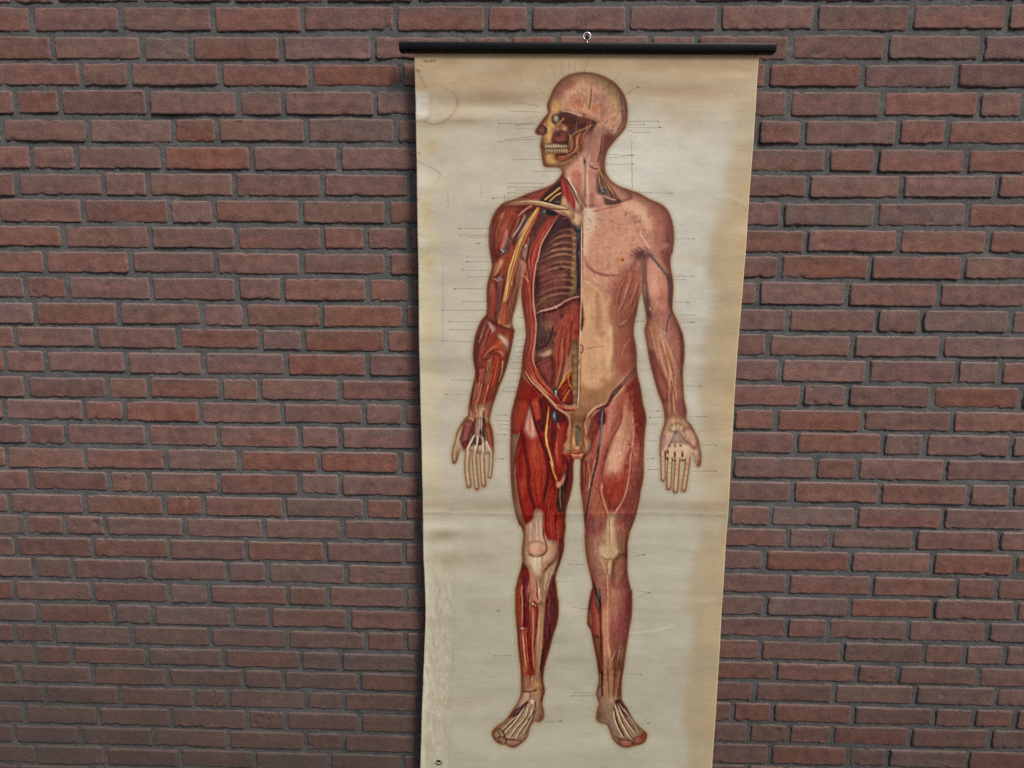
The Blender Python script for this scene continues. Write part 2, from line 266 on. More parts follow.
    F('N 390,260 430,180 520,170 610,150 630,260 590,420 530,500 470,510 420,450 385,340', (150, 66, 50), .8, soft=3); P.blob('N 520,300', (7, 9), (166, 56, 40), .6)
    P.blob('N 500,480', (6, 3.5), (110, 50, 46), .7); Ln('N 470,215 540,210', (180, 120, 84), .9, .6)
    Ln('N 385,250 385,340 410,440 440,530 P 455,0', (196, 146, 112), 1.3, .8); Ln('N 640,200 610,350 560,460 520,520 P 480,0', (190, 140, 124), 1.4, .8)
    F('N 560,500 620,350 680,150 740,60 770,100 740,380 690,560 620,560', (122, 62, 56), .75, soft=2.6); Ln('N 720,330 700,450 680,540', (180, 110, 98), 1.2, .6); Ln('N 735,120 730,300', (176, 100, 84), 1.1, .5)
    F('N 510,560 600,540 690,580 670,680 630,760 P 690,40 650,120 570,60 520,0', (120, 64, 58), .8, soft=2.4); P.blob('N 560,610', (5, 5), (132, 80, 80), .6)
    F('N 270,560 390,580 430,640 430,755 P 400,140 320,190 250,120 N 230,700', (126, 70, 64), .8, soft=2.4); P.blob('N 340,620', (6, 6), (146, 92, 84), .6)
    F('N 290,300 380,400 430,560 300,560 270,480', (156, 94, 70), .75, soft=1.5)
    F('K 770,240 830,200 840,330 800,420 760,520 700,660 N 300,60 240,300 190,300 185,100 K 640,760', (136, 60, 50), .8, soft=1.2); Fb('N 200,100 215,330', 'N 330,60 270,300', 8, [(176, 108, 84), (116, 48, 42), (186, 120, 90), (150, 70, 56)], 1.3, .6)
    Ln('N 255,60 275,200 265,300', (190, 140, 112), .9, .7)
    for i, (a, b) in enumerate((('N 650,90', 0), ('N 700,60', 1), ('L 250,420', 2), ('L 270,480', 3), ('L 350,520', 4), ('L 330,170', 5), ('L 360,350', 6), ('N 690,150', 7))):
        for j in range(6):
            c = t(a)[0]+P.rng.uniform(-5, 5, 2)*[1, 1.6]; d = P.rng.uniform(-1, 1, 2)*[1.4, 2.6]; Ln([c-d, c+d*.2+P.rng.uniform(-.6, .6, 2), c+d], [(110, 44, 44), (190, 128, 106), (128, 52, 48)][j % 3], .8, .5)
    #   saphenous vein
    F('K 830,190 880,180 890,290 850,330 800,300 790,240', (84, 40, 48), soft=.8); P.blob('K 810,260', (2.5, 4), (150, 44, 60), .7); P.blob('K 895,240', (1.4, 5), (160, 60, 56), .6)
    Ln('K 862,180 850,300 845,420 820,560 800,700 780,760 N 340,60 300,220 265,400 240,560 225,650 P 235,60', (66, 60, 62), 1.9, .88, soft=.9); Ln('K 862,190 852,290 848,400 830,520', (140, 150, 156), .8, .8)
    Ln('N 330,60 285,230 255,420 235,560', (110, 108, 118), .6, .6); Ln('N 240,560 225,700 P 245,60 240,200', (110, 92, 100), .8, .5)
    #   knee
    F('N 430,600 470,540 510,560 P 500,60 500,200 550,280 530,360 480,380 450,380 360,320 350,230 410,160 430,60', (164, 136, 108), .95, soft=.9)
    F('P 260,180 400,130 560,90 620,240 600,480 500,560 400,560 300,440', (160, 126, 104), .7, soft=4); F('N 470,540 520,560 P 520,100 590,260 560,420 470,520 380,440 330,300 380,180 440,60', (172, 140, 112), .7, soft=2.6)
    F('P 320,200 400,170 420,230 360,330 400,460 440,500 440,760 380,760 330,560 280,440 250,330 250,200', (140, 96, 84), .6, soft=1.4)
    F('P 370,240 440,220 520,235 548,285 520,350 450,368 385,340 355,290', (180, 154, 120), .8, soft=2); Ln('P 360,330 440,370 520,360 550,300 530,240', (126, 94, 70), 1.4, .55, soft=1.4)
    Fb('N 440,620 P 440,210', 'N 500,600 P 500,200', 5, [(186, 160, 128), (146, 112, 88), (196, 170, 136)], 1.3, .6)
    F('P 440,375 495,375 490,480 480,550 440,500', (174, 142, 112), .9, soft=.7); Ln('P 438,510 445,760 R 345,200 350,500 375,680', (186, 146, 112), 1.4, .8); Ln('P 440,545 430,640', (70, 54, 54), .8, .5)
    Ln('P 330,210 325,310', (206, 186, 160), 1.2, .7, soft=.9); Ln('P 330,400 420,490', (190, 160, 130), 1., .7); Ln('P 300,350 340,440', (176, 140, 130), 1.2, .5)
    F('P 500,380 600,300 632,330 630,470 560,620 500,640 480,540', (126, 82, 66), .8, soft=1.4); F('P 540,80 620,120 610,300 560,290 530,200', (132, 92, 72), .7, soft=1.2)
    Ln('P 620,140 612,260 622,380', (78, 44, 40), 1.5, .6, soft=1)
    #   shin
    F('P 500,640 600,560 650,600 R 583,80 570,280 530,480 440,560 370,480 400,250 440,60', (126, 64, 60), .85, soft=2.8)
    P.blob('R 420,60', (9, 12), (164, 122, 92), .8); P.blob('R 410,200', (5, 14), (164, 108, 92), .6); P.blob('R 470,330', (7, 11), (128, 66, 66), .7); P.blob('R 540,140', (4, 14), (96, 32, 42), .6); P.blob('R 390,330', (4, 10), (140, 74, 66), .5)
    F('P 290,560 340,620 380,760 R 300,200 310,500 300,755 265,755 240,620 190,370 160,310 190,40', (140, 74, 56), soft=.6)
    F('P 300,640 310,600 345,680 360,760 R 290,250 240,200 220,450 160,330 190,20', (140, 62, 50), .8, soft=.8); F('R 165,200 200,180 215,300 200,340 165,310', (134, 96, 76), .8, soft=1)
    F('R 225,200 262,180 268,420 235,440 215,330', (158, 80, 64), .7, soft=1.6); F('R 210,440 275,430 290,600 285,755 265,755 240,600', (122, 72, 46), .9, soft=.8)
    F('R 235,20 275,0 280,160 260,180 240,120', (96, 80, 84), .8, soft=.7)
    Ln('P 295,540 330,640 360,750 R 275,60 280,250 285,450 300,650 305,755', (52, 38, 36), 1.5, .9, soft=.6); Ln('P 310,560 350,660 R 270,90', (120, 112, 116), .9, .7)
    F('R 300,180 345,150 350,420 380,600 370,755 310,755 305,500 290,330', (176, 122, 98), .75, soft=1.6)
    F('R 400,500 470,470 530,480 510,700 495,755 380,755 385,600', (122, 78, 62), .85, soft=3); Fb('R 390,560 T 330,0 350,200', 'R 520,520 T 480,100', 9, [(164, 122, 100), (84, 46, 42), (146, 104, 96), (110, 70, 50), (176, 134, 100)], 1.2, .65)
    Ln('R 470,500 440,620 430,755', (166, 120, 116), 1.2, .7); Ln('R 350,480 370,640 365,755', (186, 140, 100), 1.2, .8)
    # ------- viewer-right foot
    F('T 250,120 520,120 485,230 570,430 715,590 700,660 520,725 400,650 345,520 260,490 240,440 265,320 245,230', (150, 114, 84), soft=2.2)
    F('T 400,-90 490,-90 480,230 400,260 380,100', (106, 66, 50), .75, soft=2.4); F('T 310,-90 390,-90 400,250 330,260 310,150', (150, 108, 82), .75, soft=2)
    Fb('T 320,20 345,260', 'T 460,20 430,250', 7, [(180, 138, 108), (86, 54, 44), (166, 116, 88), (110, 70, 54)], 1.1, .65)
    Ln('T 300,0 295,140 300,250', (50, 38, 36), 1.7, .85); F('T 250,190 290,150 295,240 275,290 255,260', (140, 116, 110), .8, soft=.7); Ln('T 268,40 262,140 245,230', (90, 66, 60), 1, .6)
    P.blob('T 385,280', (6, 4), (172, 142, 110), .8); P.blob('T 300,310', (3, 3), (158, 122, 96), .8); P.blob('T 285,420', (4.5, 6), (108, 84, 70), .8); F('T 245,450 340,480 340,505 260,492', (150, 128, 96), .7)
    P.blob('T 375,520', (4, 5), (128, 110, 108), .8); P.blob('T 430,600', (6, 4), (150, 118, 86), .6)
    F('T 420,290 490,290 530,350 580,440 560,450 470,380', (96, 56, 50), .8, soft=.8)
    for a, b in (('T 405,380 425,490 490,620', 1.4), ('T 420,330 470,470 540,600 580,650', 1.6), ('T 440,320 510,460 600,580', 1.4), ('T 460,320 560,450 640,570', 1.3), ('T 500,360 600,490 680,580', 1.1)):
        Ln(a, (186, 164, 126), b, .9); q = t(a)+[.95, -.25]; Ln(q, (66, 44, 36), .9, .75)
    Ln('T 405,340 440,480 510,620', (70, 46, 36), 1., .7); Ln('T 360,330 380,430', (166, 140, 104), 1.1, .6)
    F('T 450,650 520,630 580,655 590,700 520,722 460,700', (160, 92, 76), .95, soft=.7); F('T 590,640 650,610 700,580 718,610 690,670 620,700', (160, 84, 60), .9, soft=.8)
    P.blob('T 660,630', (2, 2.4), (176, 70, 46), .8); P.blob('T 520,680', (4, 2), (170, 96, 80), .7); P.blob('T 575,670', (2, 2), (136, 50, 52), .6)
    for a in ('T 580,660 600,700', 'T 630,630 650,690', 'T 665,600 690,640', 'T 430,620 480,650 560,650', 'T 400,600 440,640'): Ln(a, (84, 44, 34), .9, .7)
    # ================= trunk, viewer right half (skin removed over the breast)
    F('B 620,620 760,640 900,600 1010,560 D 800,230 880,320 900,500 780,660 F 640,120 620,400 545,755 I 320,160 345,420 240,560 K 1000,60 860,160 700,280 560,280 540,190 H 640,700 640,0 E 930,700 C 955,400 960,100', (176, 130, 108), soft=1)
    F('@ 578,200 600,206 625,212 640,235 655,255 642,270 632,290 615,287 598,284 582,268 577,240', (186, 138, 114), .9, soft=3)
    F('D 75,240 170,260 200,330 190,450 110,560 100,700 60,763', (200, 172, 152), .9, soft=2.6); P.blob('D 120,330', (6, 9), (206, 180, 160), .7)
    F('D 430,200 560,190 640,260 720,370 690,470 640,420 560,320 450,260', (202, 162, 136), .8, soft=2.4); P.blob('D 620,290', (7, 4), (196, 160, 128), .6, ang=.7)
    F('D 690,240 800,240 880,330 910,450 905,600 880,763 790,763 740,600 760,450', (160, 98, 86), .85, soft=3); P.blob('D 860,580', (4, 16), (110, 62, 68), .7); P.blob('D 760,440', (5, 12), (170, 102, 82), .6); P.blob('D 700,300', (4, 4), (164, 98, 80), .5)
    for i in range(44):                                     # streaky fascia over the breast
        c = np.array([P.rng.uniform(583, 640), P.rng.uniform(206, 285)]); ln = P.rng.uniform(2, 6); an = P.rng.uniform(-.25, .45)
        Ln([c-[ln*math.cos(an), ln*math.sin(an)], c+P.rng.uniform(-.8, .8, 2), c+[ln*math.cos(an), ln*math.sin(an)]], [(164, 112, 92), (204, 160, 136), (172, 118, 96)][i % 3], 1.2, .34, 1.1)
    Ln('D 160,295 280,265 430,235', (160, 84, 80), 1.2, .7); Ln('D 175,370 340,375', (190, 116, 92), 1.1, .7); Ln('D 130,490 240,465', (140, 84, 70), .9, .7); Ln('D 170,350 330,380', (110, 56, 44), .7, .5)
    P.blob('D 345,385', (2.4, 1.6), (176, 100, 80), .5)
    for c in ('D 560,400', 'D 600,385', 'D 590,470', 'D 540,560', 'D 630,560', 'D 470,320', 'D 690,340', 'D 550,350', 'D 640,470'):
        P.blob(c, (1.5, 1.8), (144, 84, 74), .5); P.blob(t(c)[0]+[1.8, 1.2], (1.6, 1.3), (208, 166, 146), .5)
    Ln('D 610,500 630,540 660,580 690,630', (206, 166, 150), 1.5, .7, soft=.9)
    rv = np.random.RandomState(17)
    for i in range(46):                                     # fine cutaneous vessels
        c = np.array([rv.uniform(584, 664), rv.uniform(204, 300)]); an = rv.uniform(-.5, .9); L = rv.uniform(1.5, 4)
        q = [c+np.array((math.cos(an+j*.35), math.sin(an+j*.35)))*L*j*.5+rv.uniform(-.5, .5, 2) for j in range(4)]
        Ln(q, [(140, 74, 62), (126, 80, 82), (158, 88, 70)][i % 3], .7, .42, soft=.8)
    #   axilla
    P.blob('D 640,690', (9, 5), (92, 50, 50), .85, ang=.2); P.blob('F 590,70', (6, 7), (96, 52, 50), .7)
    for a in ('D 520,660 600,690 690,680', 'D 540,720 620,690', 'D 590,620 640,680', 'F 520,50 620,20 690,40', 'F 540,110 600,60', 'D 560,640 620,690', 'D 650,620 700,680'): Ln(a, (84, 50, 46), 1.3, .33, soft=1.5, taper=1.5)
    #   breast border, nipple
    Ln('F 85,60 110,140 180,200 290,232 400,232 500,190 570,110', (140, 82, 68), 3.0, .5, soft=3.2); Ln('F 120,160 220,222 330,236 420,228', (120, 62, 54), 1.2, .4, soft=1.5)
    F('F 400,190 480,150 600,90 620,200 540,260 440,260', (140, 84, 72), .65, soft=3)
    P.blob('F 432,88', (3.2, 3.0), (190, 120, 84), .9, p=3); Ln('F 432,60 460,80 450,112 420,115 404,92 432,60', (206, 146, 104), .8, .7); P.blob('F 440,92', (1., 1.1), (128, 64, 46), .9)
    #   ribs / serratus / flank
    F('F 340,270 540,240 620,200 615,400 560,660 545,755 I 330,250 345,420 240,540 170,380 150,100 F 400,763 330,600', (146, 84, 68), .85, soft=3.5)
    Fb('F 420,280 340,480', 'F 610,180 590,480', 10, [(170, 100, 80), (128, 66, 56), (182, 122, 100), (156, 84, 68)], 2.2, .4, soft=1.4, ends=.3)
    for a in ('F 440,290 400,380 380,470', 'F 520,260 480,360 440,480 400,560', 'F 580,300 540,420 500,520', 'F 600,380 560,500 520,590'):
        Ln(a, (186, 126, 104), 1.6, .45, soft=1.4); Ln(t(a)+[1.8, .6], (112, 56, 50), 1.8, .4, soft=1.6)
    F('F 460,260 530,250 520,300 460,340 430,330', (156, 76, 62), .5, soft=2); Ln('F 320,420 320,560 360,650 410,690 480,650', (188, 140, 114), 2.0, .5, soft=1.8); Ln('F 350,600 390,690 450,710 540,600', (120, 66, 56), 2.2, .45, soft=2)
    Ln('F 100,290 180,350 250,430', (202, 166, 140), 2.4, .5, soft=2.2); Ln('F 160,260 240,330', (196, 160, 130), 1.6, .5, soft=1.5)
    for a in ('F 400,490 430,530', 'F 370,400 400,340', 'F 470,470 500,440', 'F 420,420 470,360'): Ln(a, (112, 58, 50), 1.2, .4, soft=1.2)
    F('I 180,80 300,60 320,160 345,330 345,430 280,500 200,520 130,440 110,250', (152, 86, 70), .75, soft=4.5); P.blob('I 200,440', (7, 8), (150, 70, 60), .6); Ln('I 290,160 230,240 200,330', (190, 118, 98), 1.1, .6); P.blob('I 300,250', (3, 12), (116, 56, 52), .6)
    #   rectus sheath / belly
    F('F 60,300 200,380 300,460 330,600 I 100,20 120,200 90,400 130,520 60,640 K 900,80 720,170 640,160 H 640,300 F 50,760', (192, 152, 116), .9, soft=4.5)
    P.blob('I 40,500', (9, 16), (190, 150, 104), .6); P.blob('F 150,470', (9, 14), (190, 154, 118), .6); P.blob('H 780,400', (9, 11), (192, 152, 118), .6); P.blob('I 60,300', (4, 11), (196, 166, 118), .6); P.blob('F 230,560', (7, 9), (176, 136, 104), .5)
    Ln('H 700,265 800,250 880,240', (150, 104, 80), 1.3, .45, soft=1.4); Ln('F 80,480 200,470', (160, 116, 90), 1.2, .35, soft=1.5); Ln('F 80,640 260,620', (150, 108, 84), 1.4, .35, soft=1.6); Ln('I 110,100 125,260 90,400', (160, 106, 84), 1.6, .5, soft=1.6)
    for a, c_, w_, al in (('F 200,400 215,560 210,760 I 40,120', (152, 108, 80), 5, .35), ('F 330,470 340,640 I 130,60 150,300 110,480', (146, 96, 74), 4, .4), ('F 120,520 125,700', (204, 168, 132), 5, .4), ('F 270,500 280,700', (204, 166, 130), 4, .4), ('I 90,60 100,260 60,440', (208, 174, 130), 4, .45), ('H 690,330 700,560 720,640', (200, 160, 118), 5, .4), ('I 20,560 90,600 180,540', (140, 96, 66), 6, .35)): Ln(a, c_, w_, al*1.35, soft=w_*.9)
    Ln('H 650,230 675,245 670,300 645,300', (110, 66, 50), 1., .8)
    F('H 640,600 750,640 900,600 1000,500 1020,620 K 1000,40 880,130 740,220 700,300 560,280 560,190 630,160', (150, 108, 76), .85, soft=2.2); P.blob('K 700,180', (10, 6), (122, 86, 58), .6)
    F('K 560,200 640,240 760,210 700,310 690,350 580,330', (118, 80, 54), .85, soft=1.6)
    #   inguinal fold on the right
    Ln('I 345,430 280,510 200,600 120,680 K 900,140 800,180', (84, 48, 56), 3.0, .75, soft=1.8); Ln('I 320,480 240,570 150,680 80,750', (56, 28, 34), 1.0, .8)
    Ln('I 330,460 270,530 200,610', (192, 130, 104), 1.1, .6); Ln('K 860,130 780,170 720,240 695,330 710,430', (186, 136, 104), 1.8, .9, soft=.9); Ln('K 880,140 790,190 735,260', (84, 48, 40), .9, .7)
    # ================= genitals
    F('K 500,180 545,260 560,350 540,450 500,520 510,575 560,590 600,585 690,590 740,580 755,530 735,450 700,400 690,320 720,240 660,280 590,290', (150, 106, 76), soft=.7)
    P.blob('K 530,520', (4, 5), (176, 130, 94), .8); P.blob('K 720,490', (3.6, 5.5), (170, 124, 92), .8); Ln('K 510,180 550,260 562,340 545,450 505,520', (176, 126, 92), 1.5, .7); Ln('K 575,290 572,400 560,540', (84, 56, 40), 1.1, .7); Ln('K 690,350 680,450 695,540', (88, 56, 42), 1.1, .7)
    F('K 580,350 600,330 640,330 670,350 685,450 680,550 630,575 570,565 565,450', (166, 120, 80), soft=.9); F('K 600,370 615,480 590,560 575,480 590,400', (184, 140, 92), .8, soft=.7)
    F('K 615,340 640,345 640,500 620,520 610,420', (96, 96, 84), .8, soft=.6); F('K 645,350 672,400 678,540 650,540', (126, 88, 66), .8, soft=.7)
    F('K 555,575 590,560 650,575 690,570 680,620 660,655 600,655 570,615', (176, 104, 78), soft=.6); Ln('K 560,580 620,590 685,575', (126, 38, 28), 1.1, .85); Ln('K 570,600 620,606 670,600', (206, 140, 104), .8, .8); P.blob('K 510,580', (3, 2), (160, 114, 94), .7)
    Ln('K 560,600 575,650 M 690,60', (70, 30, 26), 1.4, .8); Ln('K 690,600 670,655 M 745,70', (70, 30, 28), 1.4, .8)
    # ================= trunk, viewer left half (opened)
    F('C 950,400 955,763 E 930,700 H 640,100 635,160 560,170 K 440,60 H 300,560 230,420 240,200 250,0 E 520,560 500,400 520,200 550,20 C 590,560 650,430 720,330 820,330 880,420', (104, 64, 54), soft=.6)
    #   ribs of the back wall
    rr = np.random.RandomState(8)
    for i in range(13):
        y = 216+i*6.4+rr.uniform(-.8, .8); k = i/12.; xr = 573.5-.5*k
        xl = max(537, 556-i*2.9) if i < 7 else 538-(i-7)*.2
        a = [(xl, y+10-2*k+rr.uniform(-1, 1)), (xl+(xr-xl)*.3, y+3.4), (xl+(xr-xl)*.65, y+.6+rr.uniform(-.6, .6)), (xr, y+1.2)]
        Ln(a, [(142, 98, 80), (128, 88, 72), (150, 108, 84)][i % 3], 2.6, .5, soft=2.0); Ln(np.array(a)+[0, 2.2], (70, 40, 40), 1.8, .5, soft=1.6)
        Ln(np.array(a)[1:]-[0, .7], (168, 126, 100), .9, .4, soft=1.1)
    P.hatch(160, 'C 720,340 880,450 E 880,430 520,560 500,300 560,60', -.25, 6, 18, 1., .5, 65)
    F('C 700,360 620,480 560,620 530,763 E 500,300 510,540 560,500 560,200 600,40', (66, 38, 42), .5, soft=3)
    P.blob('C 800,400', (8, 4), (66, 38, 42), .6); P.blob('E 690,250', (11, 12), (134, 76, 66), .5)
    F('C 720,330 850,380 890,430 C 760,480 650,560 590,640 600,560 650,430', (64, 34, 42), .7, soft=2)
    P.blob('E 600,200', (7, 10), (130, 72, 66), .5); P.blob('E 720,290', (9, 6), (146, 82, 70), .6); P.blob('E 640,340', (8, 5), (120, 60, 54), .5); P.blob('E 530,330', (3, 14), (70, 38, 48), .7); P.blob('E 610,450', (9, 5), (112, 78, 58), .7, ang=-.5)
    Ln('E 520,520 620,440 760,400', (136, 96, 70), 1.4, .6, soft=1.2); Ln('E 560,540 680,460 800,420', (110, 66, 58), 1.4, .6, soft=1.2); Ln('E 540,400 620,330', (140, 92, 74), 1.2, .5, soft=1.2); P.blob('E 750,170', (2, 1.4), (48, 26, 34), .8); P.blob('E 830,230', (3, 1.6), (56, 34, 38), .7)
    #   spine and veins
    F('C 855,480 890,470 E 880,0 890,200 900,330 870,430 830,430 860,300 840,180 C 860,700', (138, 112, 82), .9, soft=.8); Fb('C 870,500 E 870,200 850,420', 'C 890,500 E 885,200 880,420', 4, [(160, 134, 92), (104, 78, 58)], 1., .6)
    for i in range(9): P.blob((574-.3*i, 238+i*6.2), (1.6, 1.1), (166, 138, 96), .7); P.blob((569.5-.4*i, 241+i*6.2), (1.8, .8), (70, 44, 42), .6)
    Ln('C 890,470 915,560 905,700 E 905,100 915,250 900,390', (48, 56, 64), 2.2, .9, soft=.7); Ln('C 905,470 918,600 E 915,60', (120, 132, 134), .7, .6)
    F('C 875,425 945,425 945,480 900,490', (46, 54, 60), .95, soft=.7); P.blob('C 920,450', (1.6, 1.6), (96, 104, 104), .8); Ln('C 935,480 930,763 E 930,300 925,420', (84, 72, 66), 1.1, .7)
    Ln('C 905,560 915,640 900,660', (26, 30, 38), 1.2, .8); Ln('C 940,500 942,763', (150, 120, 96), .6, .4)
    #   diaphragm edge and lower wall
    F('E 520,590 600,560 720,520 830,470 930,430 930,763 530,763', (112, 58, 50), .95, soft=.9)
    Ln('E 520,590 600,555 700,530 790,475 870,440 930,430', (158, 110, 98), 2.0, .9, soft=.7); Ln('E 540,570 640,552 760,500', (190, 146, 128), .9, .8); Ln('E 560,585 700,560 840,490', (64, 30, 36), 1.5, .6, soft=1)
    F('E 530,600 600,600 640,763 H 330,60 400,110 380,240 300,280 245,290 240,100', (78, 54, 52), .9, soft=1.5); P.blob('E 630,690', (4.5, 6), (134, 92, 68), .85); P.blob('H 340,40', (4, 6), (120, 84, 64), .7); P.blob('H 280,80', (4, 7), (84, 66, 66), .6)
    Ln('H 250,260 330,230 380,150 400,40', (60, 34, 38), 1.4, .7, soft=1); Ln('H 260,290 340,250 400,170 480,30', (122, 70, 60), 1.2, .7)
    F('E 740,640 830,560 920,520 H 640,40 620,220 560,260 470,480 430,620 400,560 400,320 440,160', (156, 70, 52), .85, soft=1.6)
    Fb('E 740,680 H 400,330 400,560', 'E 920,560 H 600,160 580,400', 14, [(180, 92, 68), (128, 50, 42), (166, 78, 56), (108, 44, 40)], 1.7, .5, ends=.2)
    P.blob('E 760,610', (2.6, 4), (76, 36, 42), .8); Ln('E 690,740 760,650 830,590', (170, 96, 74), 1., .6); Ln('H 380,250 470,80 500,20', (178, 104, 84), 1., .6); Ln('H 480,180 480,360 440,560 430,620', (176, 112, 86), 1.1, .75); Ln('H 520,380 560,250', (176, 110, 96), .9, .7)
    Ln('H 570,0 560,200 540,340', (96, 42, 44), 2, .6, soft=1.2); F('H 590,0 640,0 635,210 600,200', (158, 60, 44), .7, soft=.8); P.blob('H 600,50', (1.8, 3), (176, 80, 56), .7)
    F('H 250,310 330,290 380,240 400,300 380,340 300,350', (150, 118, 100), .85, soft=1.2); P.blob('H 350,300', (3.4, 2.0), (176, 144, 118), .8)
    F('H 230,420 330,370 400,340 410,480 400,600 360,600 300,540', (122, 54, 50), .85, soft=1.4); Ln('H 240,420 300,385 380,350', (160, 96, 86), .8, .7)
    F('H 570,220 640,220 640,763 600,763 570,600 575,400', (126, 100, 70), .8, soft=1.4); F('H 580,270 640,270 640,300 585,290', (120, 86, 66), .6)
    for y in (250, 330, 410, 480, 560, 630, 700, 750): Ln([tuple(v) for v in t('H 575,%d 605,%d 638,%d' % (y, y+8, y))], (98, 70, 50), 1.1, .4); P.blob(t('H 605,%d' % (y+40))[0], (2.4, 2.0), (150, 124, 84), .45)
    F('H 570,600 580,480 500,560 440,640 470,763 K 560,140 H 590,763', (124, 36, 30), .9, soft=.8)
    for a, b in (('H 565,450 500,540 450,640', 1.4), ('H 555,500 480,590 440,640', 1.1), ('H 540,610 490,690', 1.2), ('H 560,640 520,700 490,763', 1.), ('H 560,480 540,560 575,640', 1.)): Ln(a, (196, 134, 60), b, .9)
    Ln('H 540,690 510,763', (196, 120, 110), .9, .7); Ln('H 480,640 520,600 560,620', (186, 90, 50), .9, .7); Ln('H 365,540 362,610', (190, 160, 120), .7, .8); P.blob('H 575,500', (2, 5), (170, 130, 60), .6)
    F('H 400,650 430,635 445,680 430,710 405,690', (40, 40, 44), soft=.6); P.blob('H 424,665', (1.0, 1.8), (206, 206, 196), .95); Ln('K 405,0 420,50 430,80', (56, 60, 62), 1.6, .8); P.blob('K 425,40', (1, 2.4), (160, 166, 160), .7)
    #   cut edge of the wall on the left, running down to the groin
    F('C 720,320 670,400 610,500 560,600 530,763 E 525,100 500,300 500,520 520,660 G 800,40 790,200 770,330 800,450 880,600 1000,730 K 520,170 630,180 560,200 500,190 420,130 300,40 G 830,680 720,540 680,460 672,380 685,270 710,150 700,60 E 420,740 395,520 382,400 C 440,763 480,600 560,440 650,330', (166, 70, 54), soft=.6)
    Fb('C 660,340 520,560 E 450,60 440,300 430,500 460,763', 'C 715,340 600,530 E 515,100 490,350 510,700', 7, [(190, 104, 84), (140, 50, 44), (178, 84, 62), (120, 44, 42)], 1.5, .6)
    Fb('G 715,30 720,200 680,330', 'G 790,30 780,200 765,330', 6, [(184, 88, 66), (148, 56, 44), (196, 112, 84)], 1.5, .6)
    Ln('C 715,340 620,500 565,600 535,740 E 520,120 495,300 495,500 515,640 G 798,60 785,220 765,330 790,430 880,580', (206, 140, 116), 1.2, .8)
    Fb('G 690,470 790,620 960,763', 'G 780,380 860,540 1000,700', 9, [(196, 128, 92), (166, 62, 46), (208, 164, 130), (146, 46, 38), (186, 90, 66)], 1.4, .75)
    Ln('G 715,400 760,500 850,600 980,740 K 500,180', (150, 48, 40), 1.2, .7); Ln('G 690,460 750,560 840,650 930,740 K 430,150', (190, 150, 112), 1.5, .8); Ln('G 700,520 790,630 890,740', (96, 34, 32), 1., .7)
    Ln('K 430,130 520,170 625,175', (190, 104, 78), 1.5, .8); Ln('K 420,160 500,210 560,250', (166, 124, 88), 1.8, .8); P.blob('K 590,210', (6, 3), (140, 100, 66), .7)
    Ln('E 385,360 395,520 415,660 G 700,60', (120, 60, 46), 1.4, .7, soft=.9)
    Fb('E 400,120 420,280', 'E 470,40 490,240', 6, [(110, 40, 46), (190, 120, 100), (150, 64, 60)], 1., .7); Fb('E 390,260 430,480', 'E 480,180 485,430', 8, [(140, 66, 44), (186, 104, 70), (110, 46, 36)], 1., .65)
    #   cut line along the middle
    Ln('@ 581.4,208 581.2,250 581,290 579.8,330 578.6,360 578.4,390 577.5,407', (206, 178, 152), 1.1, .85); Ln('@ 580.2,225 580,300 578.4,352 577.4,400', (60, 36, 34), .8, .5)
    # ================= head
    cran = F('A 175,330 215,215 270,140 340,90 430,62 520,57 620,70 710,105 790,155 850,220 890,290 908,370 912,450 905,520 880,590 790,695 700,763 560,763 600,560 610,510 470,460 340,420 270,430 200,400', (166, 124, 100), soft=.8)
    P.mottle(cran, 9, 7, 5, 11, .5, (1, .9, .8))
    F('A 215,215 270,140 360,95 430,130 400,200 320,250 290,330 250,300', (134, 82, 66), .75, soft=2.4); F('A 300,330 330,260 420,200 480,170 520,240 480,280 380,300 330,360', (190, 152, 128), .7, soft=2.6)
    F('A 560,70 720,110 830,200 890,330 860,420 790,300 700,190 600,130', (134, 112, 78), .7, soft=2.6); F('A 330,95 520,62 640,85 600,120 450,100 360,130', (150, 116, 80), .7, soft=2.2)
    P.blob('A 440,110', (9, 3.4), (160, 126, 106), .6); P.blob('A 430,330', (8, 6), (182, 122, 94), .75); P.blob('A 440,350', (7.5, 6), (184, 108, 76), .65); P.blob('A 608,395', (6.4, 6.4), (190, 106, 74), .75); P.blob('A 660,290', (8, 8), (146, 108, 102), .7); P.blob('A 690,430', (7, 6), (140, 94, 84), .6)
    P.blob('A 770,360', (7, 11), (170, 134, 98), .75); P.blob('A 745,220', (7, 5), (140, 120, 80), .8, ang=.6); P.blob('A 600,150', (9, 4), (136, 110, 76), .7); P.blob('A 850,300', (3, 10), (98, 74, 64), .6); P.blob('A 690,600', (9, 6), (126, 92, 84), .7); P.blob('A 620,560', (4, 5), (150, 108, 92), .6)
    P.hatch(120, 'A 360,190 480,170 520,250 500,420 400,390 340,320', 1.45, 5, 24, .9, .5, 61); P.hatch(90, 'A 560,260 680,300 690,470 560,460', 1.35, 4.5, 20, .9, .45, 62); P.hatch(160, 'A 640,200 860,230 890,500 760,650 640,560', 1.8, 3.4, 22, 1., .45, 63); P.hatch(80, 'A 240,180 420,80 640,80 560,150 300,260', .2, 4, 16, 1., .4, 64)
    for a in ('A 420,250 410,380', 'A 450,240 440,390', 'A 480,250 470,380', 'A 395,300 390,390', 'A 505,250 500,350'): Ln(a, (186, 124, 96), .9, .4, taper='both'); Ln(t(a)+[1.3, 0], (120, 62, 46), .9, .45, taper='both')
